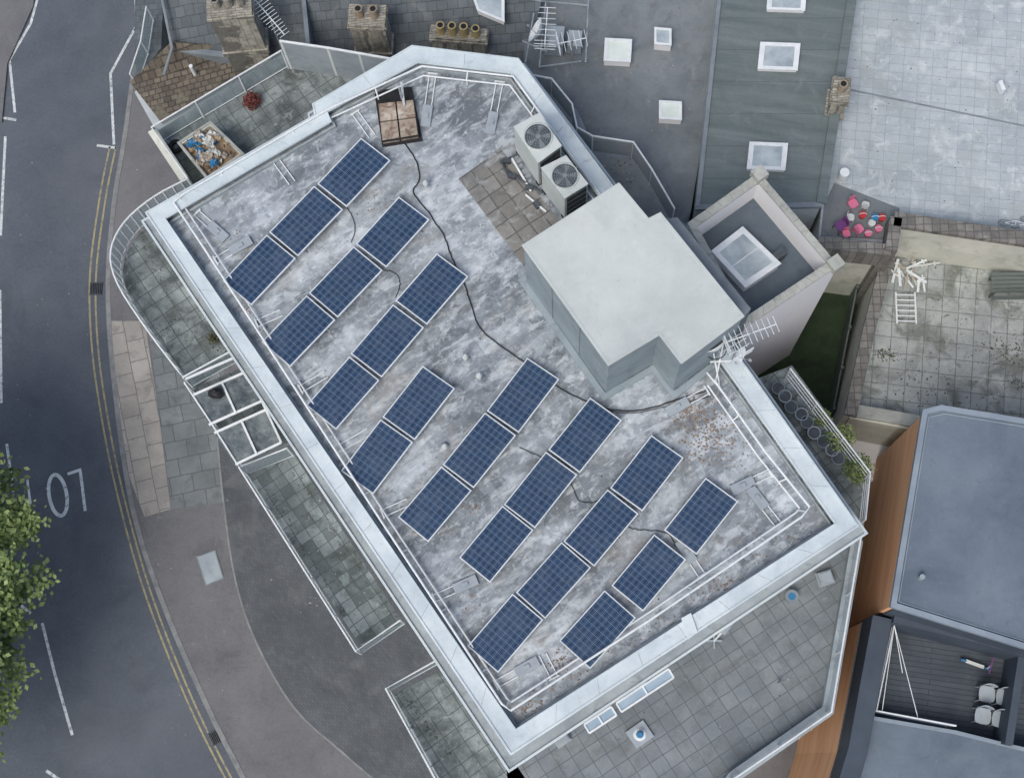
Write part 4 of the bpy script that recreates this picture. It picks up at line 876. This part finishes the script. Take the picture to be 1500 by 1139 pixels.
def chair(u,v,z,a,m,label,s=1.0,grp=None,name="chair"):
    c=P(u,v,z+.45*s); c.z=z; e=thing(name,c,label,"chair",grp); e.rotation_euler=(0,0,a)
    def put(mb,nm):
        o=mb.obj(nm,m,origin=(0,0,0)); o.parent=e
    mb=MB(); k=12; pts=[Vector((.22*s*math.copysign(abs(math.cos(t))**.6,math.cos(t)),.22*s*math.copysign(abs(math.sin(t))**.6,math.sin(t)),0)) for t in [2*math.pi*i/k for i in range(k)]]; mb.prism(pts,.42*s,.45*s); put(mb,"seat")
    mb=MB()
    for i in range(6):
        t0=math.radians(50+80*i/6); t1=math.radians(50+80*(i+1)/6); r_=.27*s
        p0=Vector((r_*math.cos(t0),r_*math.sin(t0)*.9,0)); p1=Vector((r_*math.cos(t1),r_*math.sin(t1)*.9,0)); mb.prism([p0,p1,p1*1.1,p0*1.1],.44*s,.82*s)
    put(mb,"backrest")
    for x,y in ((.17,.17),(-.17,.17),(.17,-.17),(-.17,-.17)): put(MB().tube([(x*s*1.15,y*s*1.15,0),(x*s,y*s,.43*s)],.018*s+.004,6),"leg")
for u,v in ((1446,1016),(1471,1021),(1440,1048),(1465,1053)):
    chair(u,v,7.6,-.16+U(-.06,.06),m_board,"pale plastic chair stored on the sunken terrace",.98,"plastic chairs on the sunken terrace")
for u,v,a,m,s_,nm in ((1250,298,.5,m_pink,.6,"pink"),(1258,335,2.2,m_pink,.6,"pink"),(1232,330,-1,m_purple,.7,"purple"),(1246,318,1.4,m_plastic,.5,"white"),(1268,300,2.9,m_plastic,.5,"white"),(1240,342,.2,m_pink,.5,"pink")):
    chair(u,v,8.0,a,m,"small "+nm+" toy chair among garden toys on the roof patio",s_,name="toy_chair")
for u,v,m,l in ((1280,322,m_bluep,"blue"),(1290,322,m_red,"red"),(1270,345,m_pink,"pink"),(1275,330,m_plastic,"white"),(1262,318,m_red,"red"),(1285,338,m_pink,"pink")):
    c=P(u,v,8.0); e=thing("toy_bucket",c,l+" plastic toy bucket on the roof patio","toy"); mb=MB(); mb.tube([(c.x,c.y,8),(c.x,c.y,8.22)],.08,12,0,.11); mb.obj("bucket_body",m,e); MB().tube([c+Vector((.11*math.cos(t),0,.22+.1*math.sin(t))) for t in [i*math.pi/8 for i in range(9)]],.01,5).obj("handle",m_white,e); MB().cyl((c.x,c.y),.09,8.221,8.224,12).obj("contents",m,e)
def torus(mb,c,r,a,rr=.02,lean=0):
    d=Vector((math.cos(a),math.sin(a),0)); upv=Vector((-math.sin(a)*math.sin(lean),math.cos(a)*math.sin(lean),math.cos(lean)))
    mb.tube([c+d*r*math.cos(t)+upv*r*math.sin(t) for t in [i*2*math.pi/20 for i in range(20)]],rr,6,closed=True)
    for i in range(5):
        t=i*math.pi/5; mb.tube([c-d*r*math.cos(t)-upv*r*math.sin(t),c+d*r*math.cos(t)+upv*r*math.sin(t)],.004,4)
c=P(1484,318,8.0); e=thing("bicycle",c,"small white child's bicycle on the tiled roof","bicycle"); a=.15; d=Vector((math.cos(a),math.sin(a),0)); LN=-.9
upv=Vector((-math.sin(a)*math.sin(LN),math.cos(a)*math.sin(LN),math.cos(LN)))
for s_ in (-.32,.32):
    mb=MB(); torus(mb,c+d*s_+upv*.22,.17,a,.013,LN); mb.obj("wheel",m_lead,e)
mb=MB(); A1=c-d*.32+upv*.22; B1=c+d*.32+upv*.22; S1=c-d*.1+upv*.45; Hh=c+d*.22+upv*.47; Bb=c+upv*.2
for x,y in ((A1,S1),(A1,Bb),(Bb,S1),(Bb,Hh),(S1,Hh),(Hh,B1),(Hh,Hh+upv*.15)): mb.tube([x,y],.015,6)
mb.obj("bike_frame",m_white,e); MB().obox(S1+upv*.06,(.2,.08,.05),a).obj("saddle",m_lead,e); q=Vector((-d.y,d.x,0)); MB().tube([Hh+upv*.15-q*.18,Hh+upv*.15+q*.18],.013,6).obj("handlebar",m_lead,e)
c=P(1428,972,7.75); e=thing("kick_scooter",c,"pale child's kick scooter standing on the dark terrace","scooter"); a=-.35; d=Vector((math.cos(a),math.sin(a),0)); q=Vector((-d.y,d.x,0))
MB().obox(c,(.5,.09,.03),a).obj("deck",m_plastic,e); fr=c+d*.34
for p in (c-d*.3,fr): 
    mb=MB(); torus(mb,p+Vector((0,0,-.03)),.07,a,.022); mb.obj("wheel",m_tarp,e)
MB().tube([fr,fr-d*.1+Vector((0,0,.75))],.02,8).obj("stem",m_white,e); h_=fr-d*.1+Vector((0,0,.75)); MB().tube([h_-q*.22,h_+q*.22],.018,8).obj("handlebar",m_purple,e)
# ------------------------------------------------------------------ tree
tcn=P(-162,880,6.6); e=thing("street_tree",Vector((tcn.x,tcn.y,0)),"leafy green street tree overhanging the road","tree")
mb=MB(); base=Vector((tcn.x,tcn.y,0)); mb.tube([base,base+Vector((.1,.1,2)),base+Vector((0,.2,4.5))],.32,12,0,.2)
for i in range(9):
    a=i*.7; d=Vector((math.cos(a),math.sin(a),0)); s0=base+Vector((0,.15,3+i*.15)); mb.tube([s0,s0+d*1.3+Vector((0,0,1.3)),s0+d*3+Vector((0,0,2.6))],.13,7,0,.03)
mb.obj("trunk",m_bark,e)
mb=MB(); vs=mb.v; fs=mb.f; mi=mb.mi
for c_i in range(580):
    d=Vector((random.gauss(0,1),random.gauss(0,1),random.gauss(0,.8))).normalized(); 
    if d.z<-.35: d.z=-d.z
    rad=(1+.05*math.sin(5*math.atan2(d.y,d.x)+2*d.z)+.05*math.sin(11*math.atan2(d.y,d.x)))*U(.55,1.0)
    cc=tcn+Vector((d.x*4.0*rad,d.y*6.8*rad,d.z*2.4*rad-.5)); cr=U(.3,.55)
    for _ in range(90):
        o=Vector((random.gauss(0,1),random.gauss(0,1),random.gauss(0,.6)))*cr*.55; p=cc+o; s=U(.055,.12)
        a=Vector((U(-1,1),U(-1,1),U(-.5,.5))).normalized()*s; nrm=Vector((U(-.6,.6),U(-.6,.6),1)); b=nrm.cross(a).normalized()*s*.65
        k=len(vs); vs+= [tuple(p-a),tuple(p-b),tuple(p+a),tuple(p+b)]; fs.append([k,k+1,k+2,k+3]); mi.append(0)
mb.obj("crown",m_leaf,e)
